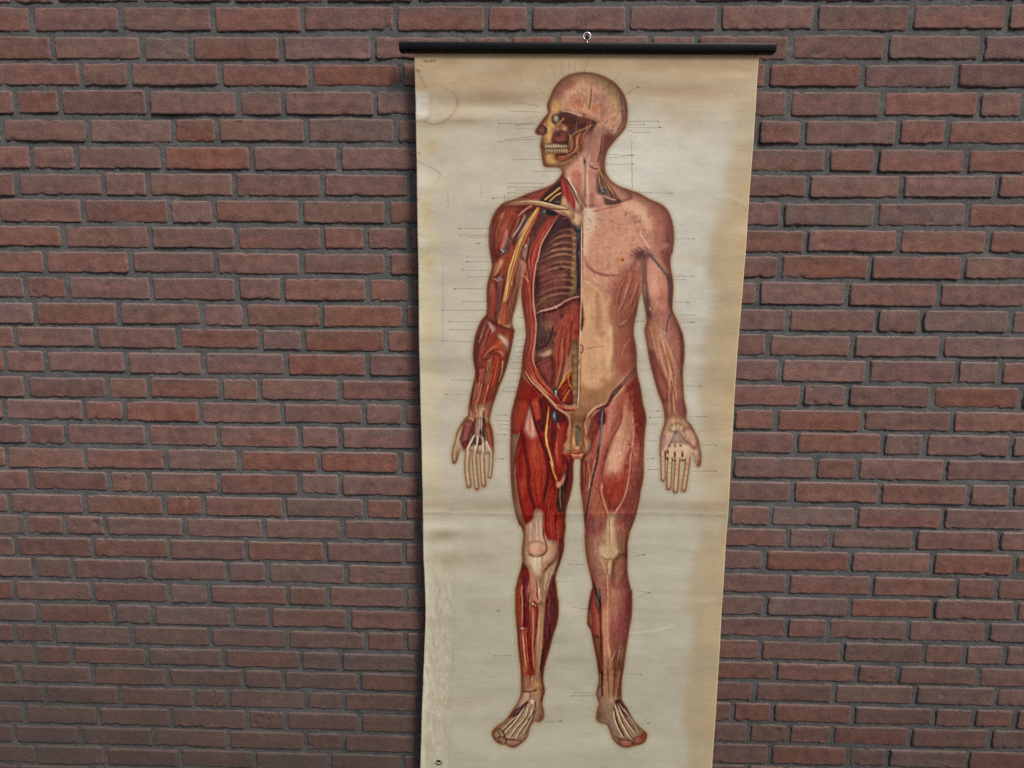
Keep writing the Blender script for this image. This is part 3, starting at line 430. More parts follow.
    Ln('A 552,180 548,300 530,380 520,430', (176, 142, 108), 1.5, .65, soft=1); Ln('A 570,200 562,310 545,400', (96, 70, 50), 1.2, .6, soft=1); Ln('A 490,170 520,290 505,400', (176, 132, 104), .9, .45, soft=1); Ln('A 715,240 725,400 720,480', (166, 132, 114), 1, .5, soft=1.2)
    for i in range(34):
        c = t('A %d,%d' % (P.rng.randint(620, 860), P.rng.randint(500, 720)))[0]
        Ln([c, c+P.rng.uniform(-1, 1, 2), c+[P.rng.uniform(-3, -1), P.rng.uniform(1, 4)]], [(84, 72, 82), (166, 132, 114), (88, 60, 56), (108, 98, 108)][i % 4], .9, .5)
    Ln('A 850,400 860,500 820,600', (84, 60, 56), 1.6, .5, soft=1.4); Ln('A 680,220 760,150 820,210', (108, 86, 60), 1.6, .4, soft=1.6)
    Ln('A 890,330 898,430 888,530 840,625 760,700 710,763', (142, 76, 50), 1.8, .7, soft=1.1); Ln('A 868,400 872,500 830,590 770,660', (104, 70, 62), 1.2, .5, soft=1)
    #   face: bone, orbit, nose
    F('A 165,435 157,385 165,340 215,305 270,305 290,370 260,430 215,450 220,520 245,560 215,640 195,720 B 235,210 330,215 330,275 400,290 540,220 550,190 560,215 530,265 430,310 300,340 235,325 215,280 205,200 195,150 200,60 A 130,690 115,650 70,640 45,610 72,560 130,480', (178, 134, 82), soft=.6)
    F('A 165,440 160,390 175,345 205,330 190,420 170,480 130,530 80,570 60,600 50,600 72,560 130,480', (132, 76, 52), .8, soft=.8)
    F('A 180,330 255,305 282,360 262,425 218,440 205,520 178,530 170,480 195,420', (196, 156, 98), .75, soft=1.8); F('A 265,430 290,420 300,470 270,540 250,560 240,548 268,510', (170, 128, 84), .8, soft=1.0); P.blob('A 232,380', (2.2, 2.4), (176, 132, 76), .5); P.blob('A 270,320', (3, 2.4), (170, 132, 98), .6)
    F('A 165,470 205,455 215,520 235,560 205,640 190,710 150,715 140,660 165,615 165,560 130,535', (192, 152, 94), .8, soft=1.5); P.blob('A 180,530', (2.6, 4.4), (194, 156, 100), .7); P.blob('A 172,650', (1.8, 5), (186, 144, 86), .7); P.blob('A 205,600', (1.6, 3), (130, 84, 50), .6); Ln('A 215,520 240,560 215,640 200,700', (104, 62, 40), 1.1, .6, soft=1)
    Ln('A 240,300 330,350 420,420 490,460', (170, 134, 112), 1.6, .5, soft=1.3); Ln('A 275,330 292,420', (176, 140, 110), 1.1, .6)
    F('A 262,445 300,425 350,425 470,470 610,510 600,560 575,640 560,763 360,763 350,640 345,560 300,540 265,500', (88, 44, 34), soft=.9)
    Ln('A 300,415 400,432 480,472', (190, 152, 128), 1.2, .6, soft=.9); Ln('A 545,480 605,503', (190, 160, 138), 1., .75); P.blob('A 500,455', (1.6, 2.4), (104, 66, 66), .8); Fb('A 440,470 420,600', 'A 570,510 545,640', 9, [(128, 72, 58), (52, 22, 24), (150, 100, 80), (96, 48, 42)], 1., .6)
    P.blob('A 400,500', (4, 3), (58, 24, 28), .7); P.blob('A 330,450', (3.4, 2), (64, 28, 30), .8); P.blob('A 470,560', (3, 3), (56, 26, 32), .6); Ln('A 560,510 550,560 520,590', (136, 84, 66), 1., .6)
    F('A 217,470 243,456 264,474 267,508 245,536 224,522 212,495', (122, 116, 94), soft=.7); P.blob('A 242,480', (1.4, 1.7), (156, 150, 126), .85); P.blob('A 226,515', (1.6, 1.6), (80, 74, 62), .6); Ln('A 210,460 210,515 238,542', (70, 50, 36), .9, .7); Ln('A 212,450 245,448 270,462', (84, 54, 38), .9, .6)
    Ln('A 315,480 270,530 240,560', (178, 136, 100), 1.2, .7); F('A 285,560 320,548 345,570 332,622 290,602', (146, 104, 72), .85, soft=.7); P.blob('A 272,556', (2.4, 3.4), (116, 64, 44), .5); Ln('A 345,560 350,640 340,700', (130, 90, 60), 1.1, .5)
    F('A 112,548 152,572 158,610 135,638 78,632 66,605', (112, 56, 48), .9, soft=.9); P.blob('A 98,600', (2.2, 2.2), (150, 92, 84), .75); P.blob('A 142,590', (1.6, 2.6), (66, 30, 30), .75); Ln('A 108,532 150,552 165,600', (188, 146, 96), .9, .6); Ln('A 75,590 85,632 130,640', (86, 44, 34), .9, .5)
    F('A 235,612 290,597 330,620 345,680 340,720 210,700 215,650', (106, 54, 40), .9, soft=.8); P.blob('A 262,636', (2.4, 2.2), (62, 28, 30), .75); P.blob('A 268,684', (4.5, 1.8), (146, 78, 56), .8); F('A 330,600 360,640 350,763 B 330,130 300,110 A 345,700', (66, 34, 33), .85, soft=.7); Ln('A 235,615 215,660 205,705', (150, 100, 62), .9, .6)
    P.hatch(70, 'A 262,445 350,425 610,510 575,640 360,740 345,560', 1.2, 3, 26, .8, .55, 90); P.hatch(40, 'A 190,320 270,320 240,460 200,700 140,700', 1.4, 3, 20, .8, .5, 91)
    #   cheek muscles, jaw
    F('B 440,150 470,60 520,20 660,0 640,60 600,200 560,215 540,180 520,230 440,230 340,270 335,220 440,200', (118, 62, 42), soft=.8)
    for a, w in (('A 590,540 480,590 380,650 360,763', 1.3), ('B 450,30 480,90 470,180 420,210', 1.4), ('A 440,640 430,763 B 500,160', 1.1), ('B 560,20 530,100 530,170 440,240', 1.3), ('A 545,570 500,640 490,763', .9), ('B 600,40 570,140 560,200', 1.), ('A 430,520 420,600', 1.), ('A 550,510 560,560', .9), ('B 545,30 520,110 500,200', .8)): Ln(a, (168, 120, 76), w, .65, soft=.9)
    for a in ('B 500,60 510,150 460,220', 'A 400,680 410,763', 'B 540,60 545,150', 'A 460,640 465,763', 'B 590,100 580,180', 'B 480,40 495,120'): Ln(a, (80, 36, 28), 1.1, .6)
    Fb('A 490,640 B 540,170', 'A 560,640 B 610,170', 9, [(156, 84, 58), (116, 52, 38), (170, 104, 70), (88, 42, 34)], 1.1, .6)
    F('B 330,270 340,225 440,235 500,240 420,285 370,290', (134, 72, 48), .8, soft=.8); Ln('B 335,230 338,280', (70, 40, 28), .9, .7); Ln('B 345,250 440,232 540,190', (170, 110, 72), 1.1, .6)
    F('B 235,215 325,215 325,270 380,300 300,335 240,322 228,280', (196, 154, 84), .85, soft=1.4); P.blob('B 255,290', (3.2, 2.0), (196, 160, 92), .7); P.blob('B 300,250', (2, 3), (148, 110, 56), .6); Ln('B 235,322 330,325 430,295 530,255', (172, 124, 76), 1.5, .6); Ln('B 270,220 275,290', (140, 100, 54), .9, .5)
    Ln('B 225,250 232,320 290,342 400,325 480,285', (104, 62, 38), 1.1, .6)
    F('B 230,128 445,130 435,180 330,212 240,205', (112, 84, 58), .7, soft=1.2)
    rt = np.random.RandomState(3)
    for i in range(9):
        k = i/8.; x = 240+i*24.5-10*k*k; P.blob('B %d,%d' % (x, 147+2*k+rt.uniform(-2, 2)), (1.2-.15*k, 2.2-.45*k), (192, 182, 148), .85-.15*k, p=2); Ln([tuple(v) for v in t('B %d,135 %d,162' % (x+12, x+12))], (76, 52, 36), .6, .55)
        P.blob('B %d,%d' % (x+7, 186-3*k+rt.uniform(-2, 2)), (1.1-.15*k, 2.1-.4*k), (180, 166, 130), .8-.2*k, p=2); Ln([tuple(v) for v in t('B %d,175 %d,205' % (x+18, x+19))], (84, 60, 40), .6, .45)
        P.blob('B %d,%d' % (x+6, 208-4*k), (.8, 1.2), (162, 126, 72), .5)
    Ln('B 232,166 330,170 440,162', (72, 48, 36), .9, .6)
    for a in ('A 255,690 262,715', 'A 230,700 232,720', 'A 300,700 298,720'): Ln(a, (176, 120, 76), .8, .5)
    Ln('B 235,130 330,122 440,135', (120, 72, 48), 1.1, .5); Ln('A 205,455 195,500 215,530', (104, 64, 40), 1., .5); Ln('A 170,450 150,520 175,560', (122, 78, 46), 1., .5)
    P.hatch(80, 'B 340,230 560,60 640,40 540,240 330,320 235,310', 1.1, 3, 24, .8, .5, 92)
    Ln('A 118,660 B 195,60 190,120 188,140 200,160 196,190 206,240 215,300', (136, 76, 48), 1.7, .7); P.blob('B 205,150', (1.2, 2), (122, 58, 44), .6)
    # ================= neck
    F('B 390,370 480,290 560,210 640,130 800,0 890,90 820,190 795,330 810,410 860,480 1000,555 D 500,190 60,260 C 950,200 880,100 B 400,440', (176, 130, 110), soft=.8)
    F('B 600,60 680,20 740,0 800,40 760,180 740,320 690,360 620,280 600,180', (152, 108, 96), .85, soft=2.2); F('B 780,30 880,60 800,200 770,330 800,420 760,400 740,300 765,150', (98, 46, 42), .8, soft=1.8)
    Ln('B 900,80 820,170 785,290 790,400 850,490', (166, 96, 60), 1.3, .7); Ln('B 760,60 750,180 720,300', (86, 50, 56), 1.4, .6, soft=1); P.blob('B 680,220', (4, 6), (160, 112, 98), .7); Ln('B 650,230 640,290 690,310', (196, 160, 140), 1.3, .5, soft=1.2); P.blob('B 655,30', (5, 4), (120, 88, 86), .6)
    F('B 480,380 560,400 580,520 560,640 500,520', (162, 94, 78), .7, soft=2.2)
    for i in range(14):
        c = t('B %d,%d' % (P.rng.randint(480, 590), P.rng.randint(380, 560)))[0]; Ln([c, c+[P.rng.uniform(-2.4, -.6), P.rng.uniform(.8, 2.4)]], [(164, 64, 48), (190, 124, 104)][i % 2], 1.2, .7)
    F('B 400,400 460,460 560,620 600,700 560,763 520,763 470,600', (170, 134, 116), .9, soft=.8); Fb('B 420,430 540,660', 'B 470,470 600,720', 4, [(196, 160, 138), (130, 92, 78), (112, 84, 80)], 1.1, .7)
    Ln('B 590,230 605,330 605,500 600,640', (104, 92, 90), 2.0, .55, soft=1.6); P.blob('B 600,290', (1.4, 3), (58, 58, 66), .8); Ln('B 630,350 620,480 632,620 625,740', (196, 164, 142), 1.9, .7, soft=.9); P.blob('B 590,640', (2, 7), (120, 92, 80), .6)
    F('B 650,350 720,370 720,560 660,620 640,480', (160, 108, 98), .7, soft=2); Ln('B 640,330 700,360 730,350', (70, 60, 66), 1.1, .8); F('B 640,600 700,600 690,720 650,720', (142, 84, 78), .6, soft=1.8); F('B 690,650 760,620 790,720 720,763', (176, 122, 112), .7, soft=1.2)
    F('B 725,400 760,380 800,470 860,560 930,650 930,680 800,690 770,600 720,580', (104, 72, 58), .85, soft=1.4); P.blob('B 770,570', (4, 3), (50, 58, 66), .9); P.blob('B 765,570', (1.6, .8), (150, 166, 166), .7); P.blob('B 750,500', (1.6, 5), (60, 56, 58), .8)
    for a in ('B 730,330 760,430 830,560', 'B 740,370 790,480 870,600', 'B 725,360 740,480 760,560', 'B 770,400 850,530'): Ln(a, (178, 138, 70), 1.0, .85)
    for a in ('B 735,420 790,560', 'B 760,430 830,570 860,640', 'B 745,400 750,540'): Ln(a, (44, 38, 40), .8, .8)
    Ln('B 770,610 840,640 890,650', (176, 136, 136), 1.2, .8)
    for i in range(8): Ln([tuple(v) for v in t('B %d,650 %d,690' % (795+i*18, 800+i*17))], (46, 30, 32), .9, .8)
    P.blob('B 850,520', (6, 5), (160, 110, 84), .5); P.blob('B 960,600', (7, 4), (156, 108, 84), .5)
    # ================= shoulder and arm, viewer left
    F('C 150,300 230,215 450,195 700,215 830,300 780,330 700,320 560,440 480,600 440,763 E 360,100 300,400 160,700 60,600 70,300 100,100 C 85,600', (132, 62, 46), soft=.6)
    F('B 10,625 120,560 260,500 380,450 380,500 200,620 170,640', (160, 62, 48), soft=.6); Fb('B 20,630 250,510', 'B 170,640 370,470', 6, [(178, 84, 66), (140, 48, 40), (190, 104, 86)], 1.3, .6)
    F('B 180,650 280,540 378,480 390,680 300,690 200,660', (66, 38, 32), soft=.8)
    for a, w in (('B 225,650 300,590 375,530', 2.1), ('B 270,665 330,610 385,580', 1.6)): Ln(a, (150, 96, 44), w, .95); Ln(a, (212, 164, 90), w*.5, .9)
    Ln('B 300,670 370,620', (150, 66, 44), 1.2, .8); P.blob('B 345,670', (3.4, 1.1), (110, 112, 116), .8); Ln('B 320,655 370,668', (170, 170, 164), .7, .7)
    F('B 385,410 420,450 470,560 510,660 500,763 470,740 430,650 395,600 380,500', (164, 62, 52), soft=.6); Fb('B 390,450 420,640', 'B 420,460 490,640', 5, [(186, 90, 76), (140, 46, 42), (176, 76, 62)], 1.2, .6); Ln('B 420,440 490,560 540,680', (70, 40, 48), 1.6, .7, soft=.8); Ln('B 384,420 380,520 395,640', (96, 40, 36), .9, .6)
    F('B 395,600 440,660 490,763 C 870,290 840,360 880,420 945,430 950,200 900,130 B 560,763 500,740', (172, 136, 108), .9, soft=1.4); F('B 400,610 480,740 440,763 400,720 380,690', (180, 144, 112), .7, soft=1.4); Ln('C 850,190 880,290', (150, 60, 44), 1.3, .8); P.blob('C 890,340', (5, 5), (194, 160, 130), .7)
    #   clavicle
    F('C 240,215 350,190 500,190 600,210 720,235 830,250 880,330 860,370 790,320 700,285 560,245 450,225 330,240 240,240', (180, 142, 108), soft=.5); Ln('C 260,215 400,196 540,200 700,236 800,262', (206, 176, 138), 1.3, .8); Ln('C 340,245 480,232 580,250 700,290 800,330', (96, 60, 48), 1., .7); Ln('C 560,205 545,235', (160, 100, 80), 1.2, .5)
    Ln('C 640,265 740,270 830,275', (60, 36, 34), .9, .7); Ln('C 600,262 700,285 800,335', (190, 186, 186), .8, .6)
    #   deltoid
    F('C 235,245 330,240 440,250 350,330 320,440 250,560 190,640 150,763 100,763 85,640 80,530 95,420 125,330 170,262', (140, 64, 46), soft=.7)
    Fb('C 200,250 105,480 120,740', 'C 400,255 310,430 220,560', 14, [(158, 80, 58), (120, 48, 38), (150, 70, 52), (104, 44, 38), (170, 92, 66)], 1.9, .5, ends=.2)
    P.blob('C 200,330', (1.4, 5), (206, 150, 112), .75, ang=.5); P.blob('C 280,340', (7, 7), (146, 66, 46), .5); P.blob('C 130,620', (2.5, 12), (106, 42, 38), .6); Ln('C 165,265 115,360 95,460 88,580 100,740', (188, 150, 112), 1.6, .7, soft=.9)
    F('C 235,440 270,480 250,590 220,650 180,640 200,560', (166, 96, 84), .95, soft=.6); F('C 270,520 290,560 240,680 190,690 215,650 250,600', (96, 88, 84), .9, soft=.6); Ln('C 190,645 215,660 190,690', (206, 196, 190), .9, .8); P.blob('C 255,640', (2, 3.4), (66, 60, 58), .7)
    Ln('C 480,235 410,280 345,335', (176, 116, 98), 1.6, .85); Ln('C 470,260 400,310 360,340', (104, 52, 50), 1., .7)
    F('C 500,245 640,260 720,320 660,340 560,440 480,600 420,640 300,600 330,460 400,330', (92, 50, 42), .95, soft=.8); P.blob('C 585,300', (2.4, 2.2), (60, 84, 90), .9); P.blob('C 600,290', (1.2, .8), (150, 180, 176), .8); F('C 620,280 720,310 690,330 620,320', (40, 36, 42), .9, soft=.6)
    #   plexus: long yellow and red cords down the arm
    Fb('C 530,250 430,400 330,600 290,763 E 260,200 200,500 140,763', 'C 560,260 500,420 400,620 360,763 E 340,200 250,520 210,763', 9, [(190, 134, 70), (160, 90, 54), (204, 158, 96), (150, 62, 42), (176, 110, 64), (110, 50, 38)], 1.4, .9, taper=None)
    Fb('C 450,300 380,400 290,540', 'C 500,300 430,440 340,600', 6, [(172, 146, 130), (120, 90, 82), (76, 58, 54), (156, 120, 98)], 1.2, .75); Ln('C 420,320 370,420 300,530', (170, 146, 138), 1.5, .65); Ln('C 360,350 330,450', (150, 120, 84), 1.4, .8)
    Ln('C 540,260 470,360 400,490 350,640 320,763', (214, 156, 78), 1.4, .9); Ln('C 560,280 500,400 440,540 400,700', (150, 58, 42), 1.6, .8); Ln('E 330,0 270,180 250,360 210,560 200,720', (214, 166, 104), 1.2, .9); Ln('E 300,0 250,200', (190, 110, 50), 1.5, .8)
    F('C 420,590 440,640 430,720 400,740 390,680', (120, 110, 104), .8, soft=.6); P.blob('C 425,610', (1.0, 1.6), (196, 190, 180), .8); Ln('C 470,520 440,600', (90, 50, 46), 1.2, .7); Fb('C 440,560 400,763', 'C 490,540 450,763', 5, [(150, 76, 62), (90, 50, 48), (184, 120, 100)], 1.1, .7)
    P.blob('E 370,230', (2, 2.4), (150, 132, 150), .7); Ln('E 365,60 370,200 350,330', (130, 96, 110), 1.4, .7); Ln('E 380,240 420,250 450,300', (180, 140, 130), 1., .7)
    F('E 360,60 390,250 370,360 310,600 280,700 260,600 290,380 330,200', (140, 84, 64), .7, soft=.9); Fb('E 350,120 300,400 270,650', 'E 380,300 330,500 290,690', 5, [(176, 126, 94), (116, 60, 50), (150, 96, 76), (96, 52, 46)], 1.2, .7)
    #   biceps
    F('E 140,90 210,70 230,120 180,200 110,240 105,190', (176, 112, 76), .95, soft=.7); Ln('E 200,100 150,210 110,240', (206, 160, 116), 1.2, .8); F('E 100,0 190,0 200,60 120,130', (104, 42, 36), .85, soft=.8)
    F('E 95,260 140,260 160,400 150,560 110,680 70,620 65,400', (156, 74, 54), soft=.7); P.blob('E 102,340', (2.4, 7), (190, 120, 96), .85); P.blob('E 105,560', (3, 9), (150, 62, 48), .7); Ln('E 85,280 70,420 75,620', (130, 70, 54), 1.1, .6); Ln('E 140,280 165,420 150,600', (86, 44, 46), 1.4, .7)
    F('E 150,260 220,240 215,400 180,600 150,680 140,600 165,420', (100, 56, 58), .85, soft=.8); Fb('E 165,280 150,640', 'E 215,280 180,600', 4, [(126, 76, 76), (80, 42, 48), (140, 84, 74)], 1.2, .6)
    Ln('E 95,240 140,270 210,230', (168, 146, 138), 1.1, .65); Ln('E 130,262 160,285 200,262', (186, 170, 160), .9, .6); Ln('E 95,245 130,255', (80, 50, 50), .8, .7)
    F('E 215,500 250,480 275,560 270,680 200,720 190,640', (166, 88, 58), .85, soft=.8); Fb('E 220,520 200,720', 'E 265,520 260,700', 4, [(190, 118, 84), (140, 66, 46)], 1.3, .6); F('E 285,640 310,700 240,763 190,740 200,700 260,690', (172, 138, 106), .8, soft=.8)
    # ------- forearm viewer left
    F('E 50,610 100,650 200,700 320,750 G 600,120 560,320 500,520 420,740 J 480,100 270,130 G 190,740 225,500 212,300 240,100', (128, 58, 44), soft=.6)
    Fb('E 50,620 G 240,130 220,330 240,470', 'E 140,720 G 350,150 300,330 260,460', 10, [(140, 76, 66), (96, 46, 44), (170, 120, 100), (78, 40, 40), (150, 100, 90), (160, 70, 54)], 1.3, .8)
    Fb('G 290,0 240,160', 'G 400,40 330,240', 6, [(186, 140, 116), (110, 60, 56), (84, 56, 60), (166, 110, 90)], .9, .8); F('G 360,20 420,70 405,110 380,80', (156, 144, 134), .75, soft=.9); Ln('G 350,10 380,60 395,130', (176, 164, 156), .9, .6); Ln('G 270,120 290,150', (170, 150, 146), .8, .8)
    F('G 540,90 590,120 560,200 540,300 520,350 470,320 410,260 310,370 290,340 370,220 440,150', (172, 76, 50), soft=.6); Fb('G 540,110 420,190 310,340', 'G 580,180 470,240 350,330', 6, [(190, 98, 70), (150, 56, 42), (180, 84, 58)], 1.5, .6)
    F('G 440,145 470,130 550,190 550,260 530,290 500,230', (186, 162, 138), .85, soft=1); Ln('G 440,150 500,225 530,290', (140, 110, 92), .8, .6); Ln('G 310,350 360,280 430,230', (186, 112, 96), 1.2, .7); F('G 430,280 500,300 500,350 470,335', (190, 110, 110), .7, soft=.7)
    Ln('G 330,330 390,290 410,270', (60, 36, 32), 1.1, .7); Ln('G 300,370 340,360 400,300', (84, 40, 38), 1.2, .7)
    F('G 420,300 480,340 460,470 420,620 390,740 330,740 370,560 400,400', (172, 66, 42), soft=.6); Fb('G 420,320 360,560 310,750', 'G 475,350 440,540 390,750', 6, [(196, 96, 66), (150, 50, 36), (206, 130, 96), (166, 62, 44)], 1.4, .7)
    F('G 500,350 540,330 550,300 530,420 490,540 430,680 410,750 390,740 440,560 480,450', (140, 66, 48), .9, soft=.7); Ln('G 490,370 480,480 450,580', (204, 176, 126), 1.4, .85); Ln('G 540,330 500,500 440,640', (96, 44, 36), 1.1, .7)
    Fb('G 340,390 330,500 290,740', 'G 390,340 370,480 330,640', 7, [(190, 160, 104), (120, 60, 44), (130, 120, 84), (206, 166, 120), (140, 50, 40)], 1.2, .85); P.blob('G 365,380', (1.6, 2.4), (120, 124, 92), .7)
    F('G 250,460 300,430 330,470 290,620 270,740 220,740 240,600', (150, 64, 50), .9, soft=.6); Fb('G 255,480 230,740', 'G 320,470 280,740', 5, [(176, 92, 76), (120, 44, 40), (190, 114, 92)], 1.2, .7); P.blob('G 315,600', (1.6, 4), (84, 32, 30), .7)
    Ln('G 225,480 235,600 215,740', (176, 146, 104), 1.4, .8)
    Fb('G 240,600 J 280,80', 'G 430,640 J 480,60', 10, [(204, 166, 120), (130, 50, 38), (176, 98, 70), (206, 150, 110), (110, 50, 36)], 1.1, .7)
    #   hand viewer left
    F('J 265,60 500,40 470,180 505,340 500,520 440,520 210,470 165,550 115,590 108,470 150,310 250,140', (168, 136, 100), soft=.8)
    F('J 270,80 330,130 320,180 290,160 265,140', (176, 138, 112), .8, soft=.6); Ln('J 265,160 310,175 300,210', (206, 170, 146), 1.1, .8); Fb('J 285,20 300,160', 'J 360,20 350,160', 4, [(150, 60, 44), (196, 150, 110), (110, 44, 36)], 1.1, .8); Fb('J 420,20 400,120', 'J 490,20 470,180', 4, [(166, 72, 48), (196, 110, 78)], 1.3, .8)
    F('J 250,190 300,200 310,270 280,380 235,430 205,420 190,370 210,270', (132, 56, 54), .9, soft=1.2); Fb('J 260,200 200,370', 'J 305,230 240,410', 5, [(164, 84, 84), (96, 30, 40), (176, 100, 96)], 1.1, .7); P.blob('J 245,220', (2.6, 2), (176, 110, 100), .7)
    F('J 425,220 470,240 500,340 500,430 460,430 420,330', (158, 68, 50), .9, soft=1.2); Fb('J 430,230 450,410', 'J 470,240 498,420', 4, [(186, 92, 66), (140, 44, 44)], 1.2, .7)
    F('J 320,180 420,180 420,330 400,400 330,420 300,330', (112, 74, 60), .95, soft=.7); Fb('J 330,130 320,330', 'J 415,100 410,330', 7, [(176, 158, 134), (84, 50, 44), (150, 104, 84), (190, 170, 150)], 1., .8); P.blob('J 375,300', (1.1, 3), (30, 18, 18), .95); Ln('J 385,85 412,85 405,110', (206, 200, 190), .8, .8); Ln('J 395,90 385,250', (176, 176, 170), 1.2, .7); F('J 210,400 260,380 250,440 220,450', (150, 44, 50), .8, soft=.7); F('J 280,390 320,400 300,440', (110, 50, 48), .7, soft=.7)
    for a in ('J 320,320 270,420 250,480', 'J 350,330 340,420 320,490', 'J 395,340 400,430 400,490', 'J 430,380 450,430 470,470'): Ln(a, (196, 176, 150), 1.7, .85); Ln(t(a)+[1.5, 0], (96, 60, 50), .9, .7)
    for s, w in FL:
        q = spline(t(s)); q = q[int(len(q)*.33):]; Ln(q, (176, 146, 106), w*.8, .95, soft=1.2); Ln(q-[.3, 0], (196, 166, 124), 1.9, .75, soft=1); Ln(q+[w*.42, 0], (96, 66, 46), .9, .7); Ln(q-[w*.44, 0], (112, 82, 56), .8, .6)
        for k in (.35, .62): P.blob(q[int(len(q)*k)], (1.5, 1.2), (196, 172, 132), .7)
    P.blob('J 260,480', (2.2, 3), (190, 160, 144), .8); P.blob('J 455,445', (2.6, 4), (190, 150, 142), .8); P.blob('J 320,500', (2, 3), (176, 146, 124), .7); P.blob('J 400,500', (2, 3), (190, 164, 146), .7)
    Ln('J 200,240 165,350 135,470 130,570', (188, 166, 116), 2.2, .7, soft=1.2); P.blob('J 130,490', (1.8, 3), (180, 154, 72), .8); Ln('J 205,440 175,500 150,580', (96, 74, 50), 1.1, .7)
    # ================= arm, viewer right
    F('D 800,600 900,600 F 889,100 908,260 915,350 905,540 930,610 990,750 I 785,200 778,440 788,740 L 800,180 600,190 570,10 I 500,540 430,200 412,100 F 655,580 635,480 620,380 625,60 700,0', (166, 112, 96), soft=.8)
    F('F 680,100 760,110 840,230 870,400 840,560 800,640 740,560 700,440 660,260', (192, 134, 114), .85, soft=2.4); P.blob('F 740,300', (4, 14), (208, 156, 134), .7); P.blob('F 800,590', (6, 5), (150, 82, 84), .6); P.blob('F 800,440', (5, 6), (166, 98, 84), .5)
    F('F 800,0 890,0 885,110 900,300 880,200 820,120', (124, 70, 74), .8, soft=1.6); F('F 860,240 910,260 910,440 890,540 870,480 880,360', (108, 62, 68), .8, soft=1.4)
    F('F 620,90 665,80 660,300 690,480 700,640 650,560 630,450', (132, 98, 84), .85, soft=1.2); Fb('F 630,100 640,450', 'F 665,80 690,500', 5, [(160, 122, 104), (110, 76, 70), (146, 100, 84)], 1.2, .6); Ln('F 640,60 640,300', (120, 52, 48), 1.4, .6, soft=1)
    P.blob('D 650,700', (7, 4), (74, 44, 46), .7); Ln('F 660,30 690,40 760,120 830,210 870,240', (98, 84, 86), 2.6, .75, soft=1.4); Ln('F 720,90 790,170 840,225', (120, 118, 124), .8, .7); Ln('F 845,210 870,330 885,450 885,580', (96, 70, 82), 1.6, .7, soft=1); Ln('F 900,480 885,590 860,660 845,763 I 620,90', (88, 84, 84), 1.4, .75, soft=.9); Ln('F 882,560 876,600', (166, 176, 176), .9, .8)
    Ln('F 660,300 680,450 695,540 710,650', (104, 100, 98), 1.4, .65, soft=1); P.blob('F 696,545', (.9, 1.8), (190, 200, 196), .9); Ln('F 720,600 712,690', (120, 128, 124), 1.6, .7); Ln('F 680,560 690,680', (110, 112, 106), 1.2, .6)
    Ln('F 740,640 800,720 I 590,90 620,170 680,300 720,390 745,470 760,540', (86, 84, 88), 1.2, .75, soft=.9); P.blob('I 602,115', (.9, 1.4), (190, 200, 196), .9); P.blob('I 618,165', (.8, 1.8), (120, 124, 124), .8); P.blob('I 742,465', (.9, 1.2), (190, 196, 196), .9); Ln('I 755,460 770,560', (76, 56, 66), 1.8, .7, soft=1); P.blob('I 755,470', (1.3, 2.4), (64, 58, 68), .8)
    #   forearm right
    F('I 430,30 560,30 620,150 700,380 740,560 760,740 600,740 560,640 480,420 440,220', (182, 132, 108), .8, soft=1.8); Fb('I 470,60 520,330 600,600', 'I 590,140 670,380 730,640', 11, [(188, 142, 112), (150, 92, 66), (168, 112, 84), (192, 152, 130), (140, 92, 74)], 1.8, .6, ends=.2)
    P.blob('I 505,90', (2, 7), (176, 112, 58), .7); P.blob('I 620,340', (4, 8), (160, 106, 58), .6, ang=-.3); Fb('I 440,120 490,330', 'I 470,80 540,340', 4, [(192, 152, 130), (156, 104, 84)], 1.4, .6)
    F('I 455,310 500,300 560,450 640,620 660,750 570,750 500,540', (146, 78, 72), .8, soft=1.4); F('I 640,60 740,30 780,200 785,380 740,470 700,340 650,180', (160, 102, 92), .8, soft=1.5); F('I 740,60 785,200 785,400 760,400 750,200', (122, 64, 66), .8, soft=1.2)
    Fb('I 620,540 L 610,150', 'I 760,540 L 790,150', 8, [(180, 122, 90), (136, 80, 60), (192, 142, 112), (150, 92, 76)], 1.3, .65); Ln('I 640,440 680,620 L 690,150', (196, 150, 116), 1.4, .7); Ln('I 660,560 690,700 L 720,120', (110, 62, 50), 1., .6); F('L 720,0 790,10 805,150 740,160', (150, 92, 92), .7, soft=1.2); P.blob('L 770,110', (3, 3), (176, 110, 96), .6)
    #   hand right
    F('L 605,150 805,150 850,230 930,430 940,600 880,560 835,570 620,560 560,540 560,380 600,230', (186, 144, 112), soft=1)
    F('L 680,220 760,220 800,270 740,300 690,300 640,280', (180, 152, 112), .9, soft=1.2); Fb('L 670,160 690,280', 'L 770,160 740,290', 5, [(196, 164, 130), (150, 108, 84), (186, 156, 112)], 1.2, .6); Ln('L 655,190 665,240', (110, 72, 56), .8, .7)
    F('L 690,300 720,295 780,360 830,420 780,410 700,400 640,430 600,460 640,390', (142, 112, 104), .8, soft=1.2); Ln('L 680,300 640,390 590,470', (196, 166, 142), 1.3, .8); Ln('L 725,300 725,400', (180, 152, 146), 1.1, .7); Ln('L 745,300 800,380 850,430', (120, 76, 66), 1., .7); F('L 570,350 620,330 610,400 575,450', (156, 106, 116), .7, soft=.9); P.blob('L 590,390', (1.6, 3), (186, 142, 140), .6)
    F('L 770,290 860,260 910,380 900,450 850,440', (178, 124, 100), .85, soft=1.2); P.blob('L 830,320', (4, 5), (190, 138, 112), .6)
    F('L 640,430 700,405 800,415 845,460 830,560 620,560 590,500', (196, 162, 126), .75, soft=2)
